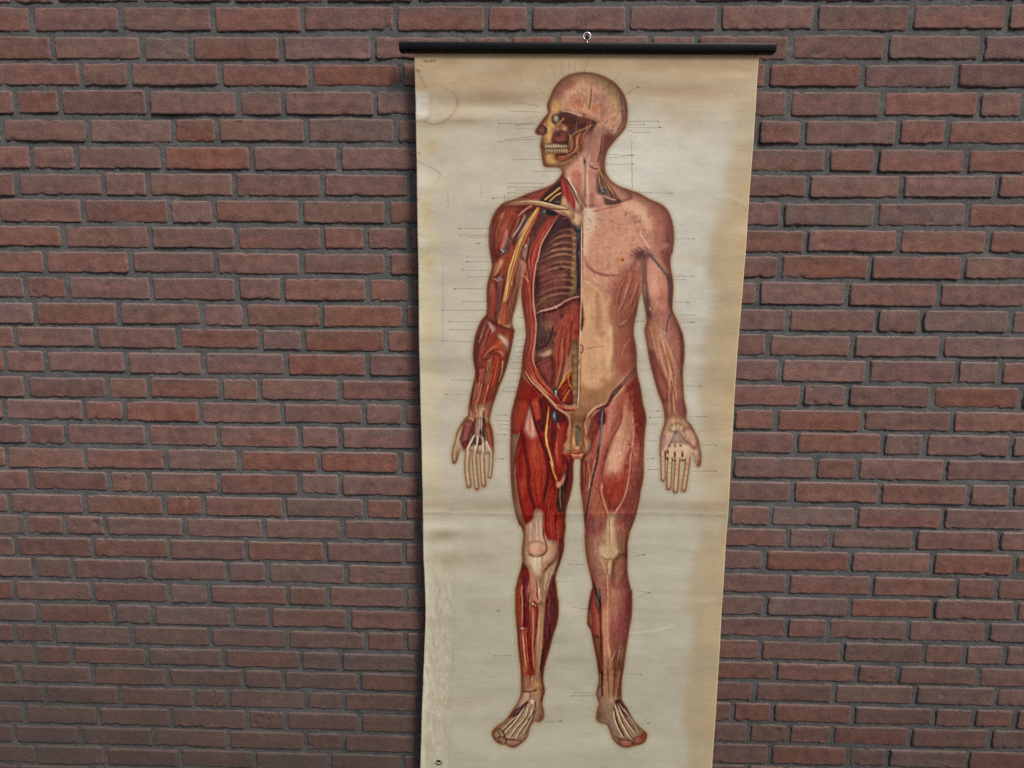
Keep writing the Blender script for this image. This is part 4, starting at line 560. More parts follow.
    for c, r in (('L 695,505', (1.3, 3.2)), ('L 765,503', (1.3, 3.0)), ('L 628,480', (1.4, 2.8)), ('L 697,425', (1.1, 1.6)), ('L 750,425', (1.2, 1.2)), ('L 645,430', (1, 1.2))): P.blob(c, r, (104, 72, 54), .8, p=2.4)
    P.blob('L 694,495', (.5, .9), (66, 44, 36), .8); P.blob('L 765,520', (.7, .8), (56, 34, 30), .9); P.blob('L 692,528', (.5, .6), (50, 34, 28), .8)
    for s, w in FR:
        q = spline(t(s)); q = q[int(len(q)*.42):]; Ln(q, (184, 148, 106), w*.8, .95, soft=1.2); Ln(q, (198, 164, 122), 2.0, .7, soft=1); Ln(q+[w*.43, 0], (110, 74, 48), .95, .75); Ln(q-[w*.44, 0], (116, 80, 52), .95, .75)
        for k in (.3, .42, .6): P.blob(q[int(len(q)*k)], (1.4, .6), (140, 104, 72), .5)
    for a in ('V 300,170 302,240 318,232 325,260', 'V 362,262 375,255 390,265', 'V 435,260 450,252 468,268'): Ln(a, (100, 66, 44), 1.1, .8)
    Ln('L 860,480 890,540 900,610', (196, 152, 112), 1.6, .6, soft=1); Ln('L 935,470 940,560 925,620', (110, 66, 44), 1.6, .7, soft=.9); P.blob('L 920,590', (1.2, 2.4), (130, 90, 60), .6)
    # ================= overall finish
    V_ = 1.5
    P.hatch(700, 'L 60,0 400,0 430,200 N 785,120 700,600 600,760 P 240,0 N 190,330 190,60', lambda c: 1.52+(c[0]-610)*.004, 5, 22, 1., .45, 71)
    P.hatch(420, 'P 230,60 690,60 640,250 R 583,80 500,755 265,755 160,300 190,40', 1.5, 5, 18, 1., .45, 72)
    P.hatch(520, 'J 690,0 655,300 M 100,250 180,660 O 600,200 600,0 M 680,250 685,60 K 480,260 300,60', lambda c: 1.6-(c[0]-540)*.006, 7, 15, 1.1, .4, 73)
    P.hatch(420, 'O 200,430 560,430 Q 640,100 500,760 285,760 232,150', 1.52, 6, 22, 1., .5, 74)
    P.hatch(420, 'D 800,260 900,500 F 880,300 930,610 I 785,300 790,760 580,760 430,200 F 640,400 690,80', lambda c: 1.55 if c[1] < 320 else 1.25, 4, 18, 1., .45, 75)
    P.hatch(420, 'C 230,230 440,240 330,500 E 360,100 300,500 320,740 G 560,300 430,720 190,720 240,100 E 60,500 95,100', lambda c: 1.75 if c[1] < 300 else 1.8, 5, 24, 1., .55, 76)
    P.hatch(500, 'D 100,280 430,240 800,300 760,600 F 590,200 560,660 I 330,300 200,560 100,640 H 650,400 650,100', lambda c: .15+.5*math.sin(c[0]*.2)+(.9 if c[0] > 612 else 0), 3.4, 8, 1.2, .35, 77)
    P.hatch(160, 'E 520,600 930,480 930,763 530,763', 1.45, 5, 20, 1., .5, 78); P.hatch(160, 'H 240,60 640,60 640,760 430,640 240,420', 1.4, 5, 20, 1., .5, 79)
    P.hatch(160, 'S 380,60 590,60 600,440 455,600 280,712 110,610 300,370', 2.1, 4, 22, .9, .5, 80); P.hatch(160, 'T 262,0 498,0 570,430 715,590 520,725 345,520 245,400', 1.1, 4, 22, .9, .5, 81)
    P.hatch(100, 'J 260,100 480,100 500,500 210,470', 1.6, 4, 22, .9, .5, 82); P.hatch(100, 'L 600,180 810,180 930,500 620,550 560,400', 1.3, 3, 18, .9, .4, 83)
    yy, xx = np.mgrid[0:NY, 0:NX].astype(np.float32); xx = xx/SC+X0; yy = yy/SC+Y0
    hand = np.clip((yy-415)/20, 0, 1)*np.clip((500-yy)/6, 0, 1)*((xx < 503) | (xx > 655)); foot = np.clip((yy-690)/20, 0, 1); thin = 1-.92*hand-.45*foot
    body = P.clip.copy(); P.mottle(body, 4, 2.2, 2.6, 21); P.mottle(body, 8, 9, 12, 22, .4, (1, .9, .8)); P.mottle(body, 4, 1.2, 1.4, 23)
    P.mottle(body, 3, .9, 9, 24, .06, (1, .85, .8)); P.mottle(body, 4, 2.4, 18, 25, -.05, (1, .8, .75))
    P.c += (P.c-gblur(P.c, 3.0))*body[..., None]*.35
    P.c = gblur(P.c, .35); P.c += (P.c-gblur(P.c, 1.1))*body[..., None]*.55
    lum = P.c.mean(-1, keepdims=True); ch = P.c-lum; mx = np.abs(ch).max(-1, keepdims=True); ch *= np.clip(74/np.maximum(mx, 1), .86, 1)*1.06*(1-.3*(hand+foot)[..., None].clip(0, 1))
    lum = 108+(lum-108)*1.25+2-np.clip(mx-46, 0, 45)*.38; ch = ch*np.where(mx > 40, .95, 1); P.c = np.clip((lum+ch)*np.array((1.02, .99, .955)), 4, 250)
    e0 = np.clip((gblur(M, 5.5)-.52)/.46, 0, 1); k = (1-e0)*M; P.put(k*thin, (74, 38, 28), .58)    # modelling of the drawn limbs
    e1 = np.clip((gblur(M, 2.2)-.5)*2, 0, 1); e00 = np.clip((gblur(M, 9)-.5)/.46, 0, 1); P.put((1-e00)*M*thin*(yy > 190)*(yy < 500), (108, 52, 40), .40)
    k = (1-e1)*M; P.put(k*(1-.75*hand), (84, 46, 32), .46)
    e2 = np.clip((gblur(M, .9)-.5)*2, 0, 1); k = np.clip((1-e2)*M*1.2, 0, 1); P.put(k, (164, 108, 56), .66)
    # soft halo the printer left round the figure
    d = gblur(M, 2.0); halo = np.clip(d*2.2, 0, 1)*(1-P.clip)
    P.clip = None; col = P.c; al = gblur(M, .4)
    rgb = col.copy(); H = np.array((196, 180, 146), np.float32)
    dil = np.clip(gblur(M, .5)*4, 0, 1); tan = np.array((168, 132, 86), np.float32)
    out_a = np.maximum(al, np.maximum(halo*.55, dil*.75*(1-al)))
    rim = np.clip((dil-al), 0, 1)
    w = np.clip(al/(out_a+1e-4), 0, 1)[..., None]
    bg = H*(1-rim[..., None]*.6)+tan*rim[..., None]*.6
    rgb = rgb*w+bg*(1-w)
    return np.clip(rgb, 0, 255), np.clip(out_a, 0, 1), M
# ----------------------------------------------------------------- camera model
FPX, PITCH, YAW, ROLL = 619.95, -0.148330, 0.0246673, -0.00943726
CAM = np.array((0., -1.53295, -0.680726))
def cam_axes():
    cp, sp, cy, sy, cr, sr = math.cos(PITCH), math.sin(PITCH), math.cos(YAW), math.sin(YAW), math.cos(ROLL), math.sin(ROLL)
    Rx = np.array([[1, 0, 0], [0, cp, -sp], [0, sp, cp]]); Rz = np.array([[cy, -sy, 0], [sy, cy, 0], [0, 0, 1]]); Ry = np.array([[cr, 0, sr], [0, 1, 0], [-sr, 0, cr]])
    return Rz@Rx@Ry
AX = cam_axes()
def onplane(p, Y):
    """plate units (the units the artwork was traced in) -> metres on the upright plane at depth Y"""
    p = np.asarray(p, float); d = np.stack([(p[..., 0]-512)/FPX, np.ones(p.shape[:-1]), (384-p[..., 1])/FPX], -1)@AX.T
    k = (Y-CAM[1])/d[..., 1]
    return np.stack([CAM[0]+k*d[..., 0], np.full(k.shape, Y), CAM[2]+k*d[..., 2]], -1)

sc = bpy.context.scene; COL = sc.collection
for o in list(bpy.data.objects): bpy.data.objects.remove(o)
def lin(c):
    c = np.asarray(c, float)/255.
    return np.where(c <= .04045, c/12.92, ((c+.055)/1.055)**2.4)
def mesh_obj(name, V, Fq, mats, parent=None, smooth=True, mat_idx=None, colors=None):
    me = bpy.data.meshes.new(name); V = np.asarray(V, np.float32); Fq = np.asarray(Fq, np.int32)
    me.vertices.add(len(V)); me.vertices.foreach_set('co', V.ravel())
    k = Fq.shape[1]; n = len(Fq)
    me.loops.add(n*k); me.loops.foreach_set('vertex_index', Fq.ravel())
    me.polygons.add(n); me.polygons.foreach_set('loop_start', np.arange(0, n*k, k, dtype=np.int32)); me.polygons.foreach_set('loop_total', np.full(n, k, np.int32))
    if mat_idx is not None: me.polygons.foreach_set('material_index', np.asarray(mat_idx, np.int32))
    if smooth: me.polygons.foreach_set('use_smooth', np.ones(n, bool))
    for m in mats: me.materials.append(m)
    if colors is not None:
        for nm, c in colors.items():
            c = np.asarray(c, np.float32)
            if c.shape[1] == 3: c = np.concatenate([c, np.ones((len(c), 1), np.float32)], 1)
            at = me.color_attributes.new(nm, 'FLOAT_COLOR', 'POINT'); at.data.foreach_set('color', c.ravel())
    me.update(); me.validate()
    o = bpy.data.objects.new(name, me); COL.objects.link(o)
    if parent is not None: o.parent = parent
    return o
def bm_obj(name, bm, mat, parent=None, smooth=True):
    me = bpy.data.meshes.new(name); bm.to_mesh(me); bm.free(); me.materials.append(mat)
    if smooth: me.polygons.foreach_set('use_smooth', np.ones(len(me.polygons), bool))
    o = bpy.data.objects.new(name, me); COL.objects.link(o)
    if parent is not None: o.parent = parent
    return o
class Mat:
    def __init__(s, name, rough=.8, spec=.3):
        s.m = bpy.data.materials.new(name); s.m.use_nodes = True; s.nt = s.m.node_tree; s.b = s.nt.nodes['Principled BSDF']
        s.b.inputs['Roughness'].default_value = rough; s.b.inputs['Specular IOR Level'].default_value = spec
    def n(s, ty, **kw):
        x = s.nt.nodes.new(ty)
        for k, v in kw.items():
            if k[0] == '_': setattr(x, k[1:], v)
            else: x.inputs[k.replace('__', ' ')].default_value = v
        return x
    def l(s, a, b): s.nt.links.new(a, b)
    def noise(s, scale, detail=4, rough=.55, vec=None):
        x = s.n('ShaderNodeTexNoise'); x.inputs['Scale'].default_value = scale; x.inputs['Detail'].default_value = detail; x.inputs['Roughness'].default_value = rough
        if vec is not None: s.l(vec, x.inputs['Vector'])
        return x.outputs['Fac']
    def ramp(s, fac, a, b, c0, c1):
        r = s.n('ShaderNodeValToRGB'); e = r.color_ramp.elements; e[0].position = a; e[1].position = b
        e[0].color = (*c0, 1) if len(c0) == 3 else c0; e[1].color = (*c1, 1) if len(c1) == 3 else c1; s.l(fac, r.inputs[0]); return r.outputs[0]
    def mix(s, a, b, fac=1., mode='MULTIPLY'):
        x = s.n('ShaderNodeMix'); x.data_type = 'RGBA'; x.blend_type = mode; x.clamp_factor = True
        for v, i in ((a, 6), (b, 7)):
            if hasattr(v, 'is_linked') or hasattr(v, 'links'): s.l(v, x.inputs[i])
            else: x.inputs[i].default_value = (*v, 1)
        if isinstance(fac, (int, float)): x.inputs[0].default_value = fac
        else: s.l(fac, x.inputs[0])
        return x.outputs[2]
    def bump(s, h, strength, dist):
        x = s.n('ShaderNodeBump'); x.inputs['Strength'].default_value = strength; x.inputs['Distance'].default_value = dist; s.l(h, x.inputs['Height']); s.l(x.outputs[0], s.b.inputs['Normal'])
    def pos(s): return s.n('ShaderNodeTexCoord').outputs['Object']
    def attr(s, name):
        x = s.n('ShaderNodeAttribute'); x.attribute_name = name; return x

# ----------------------------------------------------------------- materials
def light_falloff(M, c, sx):
    # light falling off towards the foot of the wall, painted in, patchy
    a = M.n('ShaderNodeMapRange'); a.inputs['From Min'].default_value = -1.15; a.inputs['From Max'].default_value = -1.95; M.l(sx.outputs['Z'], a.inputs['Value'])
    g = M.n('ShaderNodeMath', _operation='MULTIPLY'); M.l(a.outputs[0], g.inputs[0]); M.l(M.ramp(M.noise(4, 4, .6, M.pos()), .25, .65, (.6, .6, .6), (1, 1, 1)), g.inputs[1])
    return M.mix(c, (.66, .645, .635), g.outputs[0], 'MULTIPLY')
def brick_material():
    M = Mat('fired_brick', .92, .2); p = M.pos(); c = M.attr('brick_colour').outputs['Color']
    n1 = M.ramp(M.noise(38, 5, .6, p), .3, .72, (.70, .70, .72), (1.24, 1.2, 1.18)); c = M.mix(c, n1)
    mp = M.n('ShaderNodeMapping'); mp.inputs['Scale'].default_value = (1, 1, 3.0); M.l(p, mp.inputs['Vector'])
    n2 = M.ramp(M.noise(14, 3, .5, mp.outputs[0]), .35, .75, (.84, .86, .9), (1.12, 1.06, 1.02)); c = M.mix(c, n2)
    n3 = M.ramp(M.noise(420, 3, .7, p), .30, .66, (.72, .72, .74), (1.18, 1.18, 1.18)); c = M.mix(c, n3)
    # grey mortar film smeared on the rims and pale bloom in patches
    rim = M.attr('brick_edge').outputs['Fac']
    nz = M.noise(120, 4, .65, p); r2 = M.n('ShaderNodeMath', _operation='MULTIPLY'); M.l(rim, r2.inputs[0]); M.l(M.ramp(nz, .35, .65, (0, 0, 0), (1, 1, 1)), r2.inputs[1])
    f = M.n('ShaderNodeMath', _operation='MULTIPLY'); f.inputs[1].default_value = .74; M.l(r2.outputs[0], f.inputs[0])
    c = M.mix(c, (.19, .165, .15), f.outputs[0], 'MIX')
    hw = M.n('ShaderNodeMath', _operation='MULTIPLY'); M.l(M.attr('brick_highlight_wear').outputs['Fac'], hw.inputs[0]); M.l(M.ramp(M.noise(160, 4, .7, p), .38, .62, (0, 0, 0), (.8, .8, .8)), hw.inputs[1])  # pale top arris: caught sky light painted on, plus worn rims
    c = M.mix(c, (.36, .30, .275), hw.outputs[0], 'MIX')
    bl = M.ramp(M.noise(9, 5, .6, p), .56, .78, (0, 0, 0), (.38, .38, .38)); c = M.mix(c, (.215, .18, .165), bl, 'MIX')
    dk = M.ramp(M.noise(260, 2, .5, p), .70, .76, (0, 0, 0), (.75, .75, .75)); c = M.mix(c, (.035, .022, .02), dk, 'MIX')
    # greyer tone low on the wall, mostly left, with dimmer light painted in
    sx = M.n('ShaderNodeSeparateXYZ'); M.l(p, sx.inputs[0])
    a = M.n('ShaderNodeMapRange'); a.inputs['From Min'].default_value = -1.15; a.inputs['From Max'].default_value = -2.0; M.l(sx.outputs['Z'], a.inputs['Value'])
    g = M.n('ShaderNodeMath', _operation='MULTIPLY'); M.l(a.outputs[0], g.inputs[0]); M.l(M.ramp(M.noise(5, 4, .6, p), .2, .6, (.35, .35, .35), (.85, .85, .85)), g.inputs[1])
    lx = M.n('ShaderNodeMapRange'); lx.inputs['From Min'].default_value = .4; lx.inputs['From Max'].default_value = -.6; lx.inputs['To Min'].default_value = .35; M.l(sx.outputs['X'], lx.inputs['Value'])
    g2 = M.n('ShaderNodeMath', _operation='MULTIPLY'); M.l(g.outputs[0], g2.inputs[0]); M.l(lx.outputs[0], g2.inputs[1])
    c = M.mix(c, (.118, .097, .088), g2.outputs[0], 'MIX'); c = light_falloff(M, c, sx)
    M.l(c, M.b.inputs['Base Color'])
    h = M.n('ShaderNodeMath', _operation='ADD'); M.l(M.noise(300, 4, .7, p), h.inputs[0]); M.l(M.noise(70, 3, .6, p), h.inputs[1]); M.bump(h.outputs[0], .8, .0018)
    return M.m
def mortar_material():
    M = Mat('grey_mortar', .95, .15); p = M.pos()
    c = M.ramp(M.noise(26, 5, .6, p), .3, .72, (.104, .105, .106), (.188, .186, .182))
    c = M.mix(c, M.ramp(M.noise(500, 3, .75, p), .3, .7, (.62, .62, .63), (1.3, 1.3, 1.28)))
    c = M.mix(c, (.07, .068, .064), M.ramp(M.noise(17, 5, .7, p), .60, .74, (0, 0, 0), (.55, .55, .55)), 'MIX')
    c = M.mix(c, (.24, .235, .225), M.ramp(M.noise(60, 4, .7, p), .62, .78, (0, 0, 0), (.5, .5, .5)), 'MIX')
    sx = M.n('ShaderNodeSeparateXYZ'); M.l(p, sx.inputs[0]); c = light_falloff(M, c, sx)
    M.l(c, M.b.inputs['Base Color'])
    h = M.n('ShaderNodeMath', _operation='ADD'); M.l(M.noise(420, 4, .75, p), h.inputs[0]); M.l(M.noise(90, 4, .6, p), h.inputs[1]); M.bump(h.outputs[0], .8, .0025)
    return M.m
def paper_material():
    M = Mat('aged_chart_paper', .62, .28); p = M.pos(); c = M.attr('paper_colour').outputs['Color']
    c = M.mix(c, M.ramp(M.noise(22, 6, .62, p), .3, .72, (.945, .94, .925), (1.04, 1.04, 1.045)))
    c = M.mix(c, M.ramp(M.noise(700, 3, .6, p), .3, .7, (.97, .97, .965), (1.025, 1.025, 1.025)))
    c = M.mix(c, (.40, .31, .20), M.ramp(M.noise(150, 2, .5, p), .73, .80, (0, 0, 0), (.5, .5, .5)), 'MIX')
    M.l(c, M.b.inputs['Base Color'])
    mp = M.n('ShaderNodeMapping'); mp.inputs['Scale'].default_value = (.55, 1, 1.5); M.l(p, mp.inputs['Vector'])
    h = M.n('ShaderNodeMath', _operation='ADD'); M.l(M.noise(30, 5, .6, mp.outputs[0]), h.inputs[0])
    k = M.n('ShaderNodeMath', _operation='MULTIPLY'); k.inputs[1].default_value = .12; M.l(M.noise(500, 2, .6, p), k.inputs[0]); M.l(k.outputs[0], h.inputs[1])
    M.bump(h.outputs[0], .2, .005)
    return M.m
def print_material():
    M = Mat('printing_ink', .55, .3); a = M.attr('ink_colour'); M.l(a.outputs['Color'], M.b.inputs['Base Color']); M.l(a.outputs['Alpha'], M.b.inputs['Alpha'])
    p = M.pos(); mp = M.n('ShaderNodeMapping'); mp.inputs['Scale'].default_value = (.55, 1, 1.5); M.l(p, mp.inputs['Vector'])
    M.bump(M.noise(30, 5, .6, mp.outputs[0]), .2, .005)
    return M.m
def plain(name, col, rough=.6, metal=0., spec=.3, nz=None):
    M = Mat(name, rough, spec); M.b.inputs['Metallic'].default_value = metal
    c = M.ramp(M.noise(nz or 60, 4, .6, M.pos()), .3, .7, tuple(v*.8 for v in col), tuple(min(1, v*1.2) for v in col)); M.l(c, M.b.inputs['Base Color'])
    return M.m
MB, MM, MP, MI = brick_material(), mortar_material(), paper_material(), print_material()

# ----------------------------------------------------------------- brick wall: one mesh, every brick modelled
ROWS = [
 (0.0015, 0.0015, [-1.2142, -1.1118, -0.9093, -0.693, -0.4773, -0.269], []),
 (-0.0606, 0.0017, [-1.1746, -0.9603, -0.7428, -0.5316, -0.3161, -0.1056, -0.0044, 0.2198], [0.4275, 0.645, 0.8597, 1.0728]),
 (-0.1245, 0.0007, [-1.1285, -0.9144, -0.799, -0.5848, -0.3687], [0.38, 0.5914, 0.8102, 1.0252]),
 (-0.1838, -0.0003, [-1.0657, -0.9502, -0.7326, -0.5188, -0.3043], [0.5457, 0.7606, 0.974]),
 (-0.2462, 0.0002, [-1.2322, -1.1239, -0.9108, -0.6932, -0.5856, -0.3669], [0.5982, 0.813, 1.0308, 1.1345]),
 (-0.3086, 0.0012, [-1.2712, -1.0631, -0.8539, -0.7475, -0.5333, -0.3183], [0.6363, 0.8533, 0.9663]),
 (-0.3716, 0.0005, [-1.2067, -1.0959, -0.8841, -0.6688, -0.4563], [0.698, 0.8112, 1.0181]),
 (-0.4321, 0.0027, [-1.2507, -1.0353, -0.9256, -0.7136, -0.4983, -0.2869], [0.6563, 0.8759, 1.0939]),
 (-0.4954, 0.0020, [-1.0918, -0.8774, -0.7664, -0.5543, -0.3436], [0.6026, 0.8206, 1.0346]),
 (-0.5572, 0.0012, [-1.1477, -0.9291, -0.7158, -0.5028, -0.3974], [0.6616, 0.8793, 1.0908]),
 (-0.6184, 0.0016, [-1.1992, -0.9841, -0.7704, -0.5581, -0.3437], [0.6045, 0.8193, 1.0395]),
 (-0.6818, 0.0008, [-1.1474, -0.9363, -0.7217, -0.6068, -0.3957], [0.5563, 0.7705, 0.9878]),
 (-0.7457, 0.0012, [-1.238, -1.0238, -0.8111, -0.7052, -0.5133, -0.3052], [0.633, 0.8467, 0.9542, 1.1657]),
 (-0.8069, 0.0003, [-1.2959, -1.0891, -0.8773, -0.6668, -0.5621, -0.3537], [0.5891, 0.7948, 1.0087]),
 (-0.8687, 0.0006, [-1.2239, -1.015, -0.8178, -0.6065, -0.4004], [0.6239, 0.8367, 1.0516, 1.1561]),
 (-0.9323, 0.0023, [-1.2802, -1.0697, -0.9637, -0.7758, -0.6784, -0.4718], [0.6812, 0.7937, 0.9993, 1.2131]),
 (-0.9931, 0.0014, [-1.3444, -1.135, -1.0308, -0.8337, -0.6211, -0.4125, -0.3106], [0.5154, 0.6218, 0.8359, 1.0547]),
 (-1.0544, 0.0030, [-1.2909, -1.1882, -0.9759, -0.791, -0.5788, -0.4744], [0.6757, 0.8907, 0.9952, 1.2067]),
 (-1.1180, 0.0020, [-1.3535, -1.1442, -0.9336, -0.7401, -0.5321, -0.3229], [0.7305, 0.8337, 1.0514]),
 (-1.1803, 0.0017, [-1.2964, -1.0863, -0.9818, -0.7974, -0.5853, -0.4797], [0.6766, 0.8967, 1.1153, 1.2228]),
 (-1.2433, 0.0014, [-1.3595, -1.1586, -0.9456, -0.8422, -0.6286, -0.4164, -0.3147], [0.627, 0.8413, 1.0591]),
 (-1.3022, 0.0017, [-1.2166, -1.1078, -0.8967, -0.6842, -0.477, -0.2816], [0.6744, 0.7834, 0.9965, 1.2057]),
 (-1.3639, 0.0013, [-1.3555, -1.147, -0.9411, -0.7352, -0.5253, -0.3167], [0.6202, 0.8382, 1.0472, 1.251]),
 (-1.4266, -0.0017, [-1.2068, -0.9995, -0.7882, -0.6823, -0.4716], [0.6838, 0.8989, 1.1127, 1.2165]),
 (-1.4894, 0.0006, [-1.3734, -1.1599, -0.9503, -0.8433, -0.6304, -0.5217, -0.3134], [0.6315, 0.8481, 1.0633, 1.2721]),
 (-1.5509, 0.0021, [-1.317, -1.1081, -0.9986, -0.7848, -0.6805, -0.4673], [0.6902, 0.7965, 1.003, 1.2082]),
 (-1.6141, 0.0004, [-1.2792, -1.0639, -0.8472, -0.6359, -0.4233, -0.3181], [0.627, 0.841, 1.051, 1.1568]),
 (-1.6751, -0.0000, [-1.3383, -1.2353, -1.0246, -0.8153, -0.6018, -0.4941, -0.2853], [0.6693, 0.8829, 0.9899, 1.1976]),
 (-1.7344, 0.0002, [-1.3867, -1.181, -0.9724, -0.7623, -0.6536, -0.4455], [0.618, 0.8278, 1.0403, 1.2501]),
 (-1.7951, -0.0003, [-1.3186, -1.111, -0.9031, -0.81, -0.5943, -0.4911, -0.2828], [0.6713, 0.8832, 1.0965, 1.2014]),
 (-1.8563, 0.0006, [-1.3846, -1.1768, -0.9717, -0.7593, -0.6523, -0.446], [0.7183, 0.8342, 1.0397, 1.2518]),
 (-1.9184, 0.0001, [-1.4198, -1.2335, -1.0269, -0.8159, -0.5993, -0.4949, -0.2899], [0.6719, 0.8809, 0.9876, 1.1999]),
 (-1.9812, -0.0004, [-1.3651, -1.1667, -0.9566, -0.745, -0.536, -0.3324], []),
 (-2.0435, 0.0000, [-1.4213, -1.2108], []),
]

def build_wall():
    rg = np.random.RandomState(11); V = []; Q = []; C = []; E = []; HW = []; nv = 0
    XL, XR = -2.7, 2.6; FULL, HALF = .2113, .1062
    rows = list(ROWS)
    for k in range(1, 10): rows.insert(0, (ROWS[0][0]+.0622*k, .001, [], []))
    for k in range(1, 11): rows.append((ROWS[-1][0]-.0622*k, .0, [], []))
    U = np.concatenate([[0, .012, .028, .05, .085], np.linspace(.115, .885, 33), [.915, .95, .972, .988, 1]])
    W = np.concatenate([[0, .04, .09, .15, .22], np.linspace(.3, .7, 5), [.78, .85, .91, .96, 1]])
    def grid(U, W):
        nu, nw = len(U), len(W); gi = np.arange(nu*nw).reshape(nw, nu)
        return U, W, nu, nw, np.stack([gi[:-1, :-1], gi[:-1, 1:], gi[1:, 1:], gi[1:, :-1]], -1).reshape(-1, 4), np.concatenate([gi[0, :], gi[1:, -1], gi[-1, -2::-1], gi[-2:0:-1, 0]])
    FINE = grid(U, W); FAR = grid(np.concatenate([[0, .02, .06], np.linspace(.14, .86, 9), [.94, .98, 1]]), np.array([0, .06, .16, .35, .65, .84, .94, 1.]))
    def n1(n, k):          # smooth 1-D wobble
        p = rg.randn(k+2); return np.interp(np.linspace(0, k+1, n), np.arange(k+2), p)
    for ri, (z0, sl, jl, jr) in enumerate(rows):
        if not jl and not jr:
            x = XL-rg.uniform(0, .2); js = [x]
            while x < XR: x += (HALF if rg.rand() < .24 else FULL)+rg.normal(0, .002); js.append(x)
        else:
            a = list(jl)
            if jr:
                gap = jr[0]-a[-1]; best = None
                for nf in range(0, 8):
                    for nh in range(0, 4):
                        e = abs(nf*FULL+nh*HALF-gap)
                        if best is None or e < best[0]-1e-4: best = (e, nf, nh)
                seq = [FULL]*best[1]+[HALF]*best[2]; rg.shuffle(seq)
                s = gap/max(1e-6, sum(seq)) if seq else 1; x = a[-1]
                for w in seq[:-1]: x += w*s; a.append(x)
                a += jr
            js = a; x = js[0]
            while x > XL: x -= (HALF if rg.rand() < .24 else FULL)+rg.normal(0, .002); js.insert(0, x)
            x = js[-1]
            while x < XR: x += (HALF if rg.rand() < .24 else FULL)+rg.normal(0, .002); js.append(x)
        pitch = .0622
        if 0 < ri < len(rows)-1: pitch = (rows[ri-1][0]-rows[ri+1][0])/2
        for xa, xb in zip(js, js[1:]):
            gx = rg.uniform(.0050, .0068); w = xb-xa-2*gx; h = min(.0520, pitch-.0108)+rg.normal(0, .0012)
            if w < .04: continue
            cx = (xa+xb)/2; cz = z0+sl*cx+rg.normal(0, .0007)+.001
            U, W, nu, nw, quads, ring = FINE if -1.65 < cx < 1.55 and -2.15 < cz < .12 else FAR
            uu, ww = np.meshgrid(U, W); X = (uu-.5)*w; Z = (ww-.5)*h
            # rounded corners, outline wobble, chips
            rc = rg.uniform(.004, .009); ca = np.clip((np.abs(Z)-(h/2-rc))/rc, 0, 1); X = X-np.sign(X)*rc*(1-np.sqrt(1-ca**2*.96))*(np.abs(uu-.5)*2)**6
            top = n1(nu, 26)*.0003+n1(nu, 3)*.0004; bot = n1(nu, 24)*.0006+n1(nu, 3)*.0004; le = n1(nw, 7)*.0006+n1(nw, 3)*.0004; ri_ = n1(nw, 7)*.0006+n1(nw, 3)*.0004
            X = X+le[:, None]*(1-uu)+ri_[:, None]*uu; Z = Z+top[None, :]*ww+bot[None, :]*(1-ww)
            d = np.minimum(np.minimum(uu, 1-uu)*w, np.minimum(ww, 1-ww)*h)
            r = .0032*(1+.45*np.clip(n1(nu, 6), -1, 1.6))[None, :]*rg.uniform(.75, 1.25)
            k = np.clip(d/r, 0, 1); Y = r*(1-np.sqrt(np.clip(1-(1-k)**2, 0, 1)))
            Y = Y+n1(nu, 4)[None, :]*.0003+n1(nw, 3)[:, None]*.0003+rg.randn(nw, nu)*.00018+rg.normal(0, .0006)+rg.normal(0, .0010)*(uu-.5)+rg.normal(0, .0012)*(ww-.5)
            for _ in range(rg.poisson(3.2)):        # chipped spots, mostly along the arrises
                u0 = rg.rand(); w0 = rg.choice([0, 0, 0, 1, 1, rg.rand()]); rr = rg.uniform(.003, .010)
                dd = np.hypot((uu-u0)*w, (ww-w0)*h*1.3); Y = Y+np.clip(1-dd/rr, 0, 1)**.7*rg.uniform(.0015, .0045)
            yaw = rg.normal(0, .004); Xr = X; Zr = Z+yaw*X*.5
            P = np.stack([cx+Xr, Y, cz+Zr], -1).reshape(-1, 3); b = P[ring].copy(); b[:, 1] = .03; b[:, [0, 2]] = (b[:, [0, 2]]-[cx, cz])*.97+[cx, cz]
            V.append(P); V.append(b); Q.append(quads+nv); rn = len(ring); ib = nu*nw+np.arange(rn); nx_ = np.roll(np.arange(rn), -1)
            Q.append(np.stack([ring[nx_], ring, ib, ib[nx_]], -1)+nv); nv += nu*nw+rn
            # colour of the brick: fired red to brown grey, a few dark ones
            t_ = rg.rand(); near = math.exp(-((cx-.12)/.75)**2)*.8+.1
            red = np.array((.252, .112, .082)); brown = np.array((.232, .130, .104)); pink = np.array((.238, .132, .116)); dark = np.array((.188, .106, .092)); grey = np.array((.214, .142, .126))
            pr = np.array((.14+.36*near, .26, .28, .12, .20-.14*near)); pr /= pr.sum(); q = [red, brown, pink, dark, grey][rg.choice(5, p=pr)]
            q2 = [red, brown, pink][rg.randint(3)]; col = (q*.58+q2*.42)*rg.uniform(.97, 1.16)
            C.append(np.tile(col, (nu*nw+rn, 1)))
            ed = np.clip(1-d/.0055, 0, 1)+rg.uniform(.25, .95)*np.clip((ww-rg.uniform(.5, .75))/.3, 0, 1)+.6*rg.rand()**2*np.clip((uu-rg.uniform(.55, .9))/.3, 0, 1)+.6*rg.rand()**2*np.clip((1-uu-rg.uniform(.55, .9))/.3, 0, 1)+.25*(rg.rand() < .15)
            E.append(np.concatenate([np.clip(ed, 0, 1).ravel(), np.ones(rn)])); HW.append(np.concatenate([(np.clip(1-(1-ww)*h/.0026, 0, 1)*rg.uniform(.5, 1)+np.clip(1-d/.0018, 0, 1)*.35).ravel(), np.zeros(rn)]))
    V = np.concatenate(V); Q = np.concatenate(Q); mi = np.zeros(len(Q), int); C = np.concatenate(C); E = np.concatenate(E); HW = np.concatenate(HW)
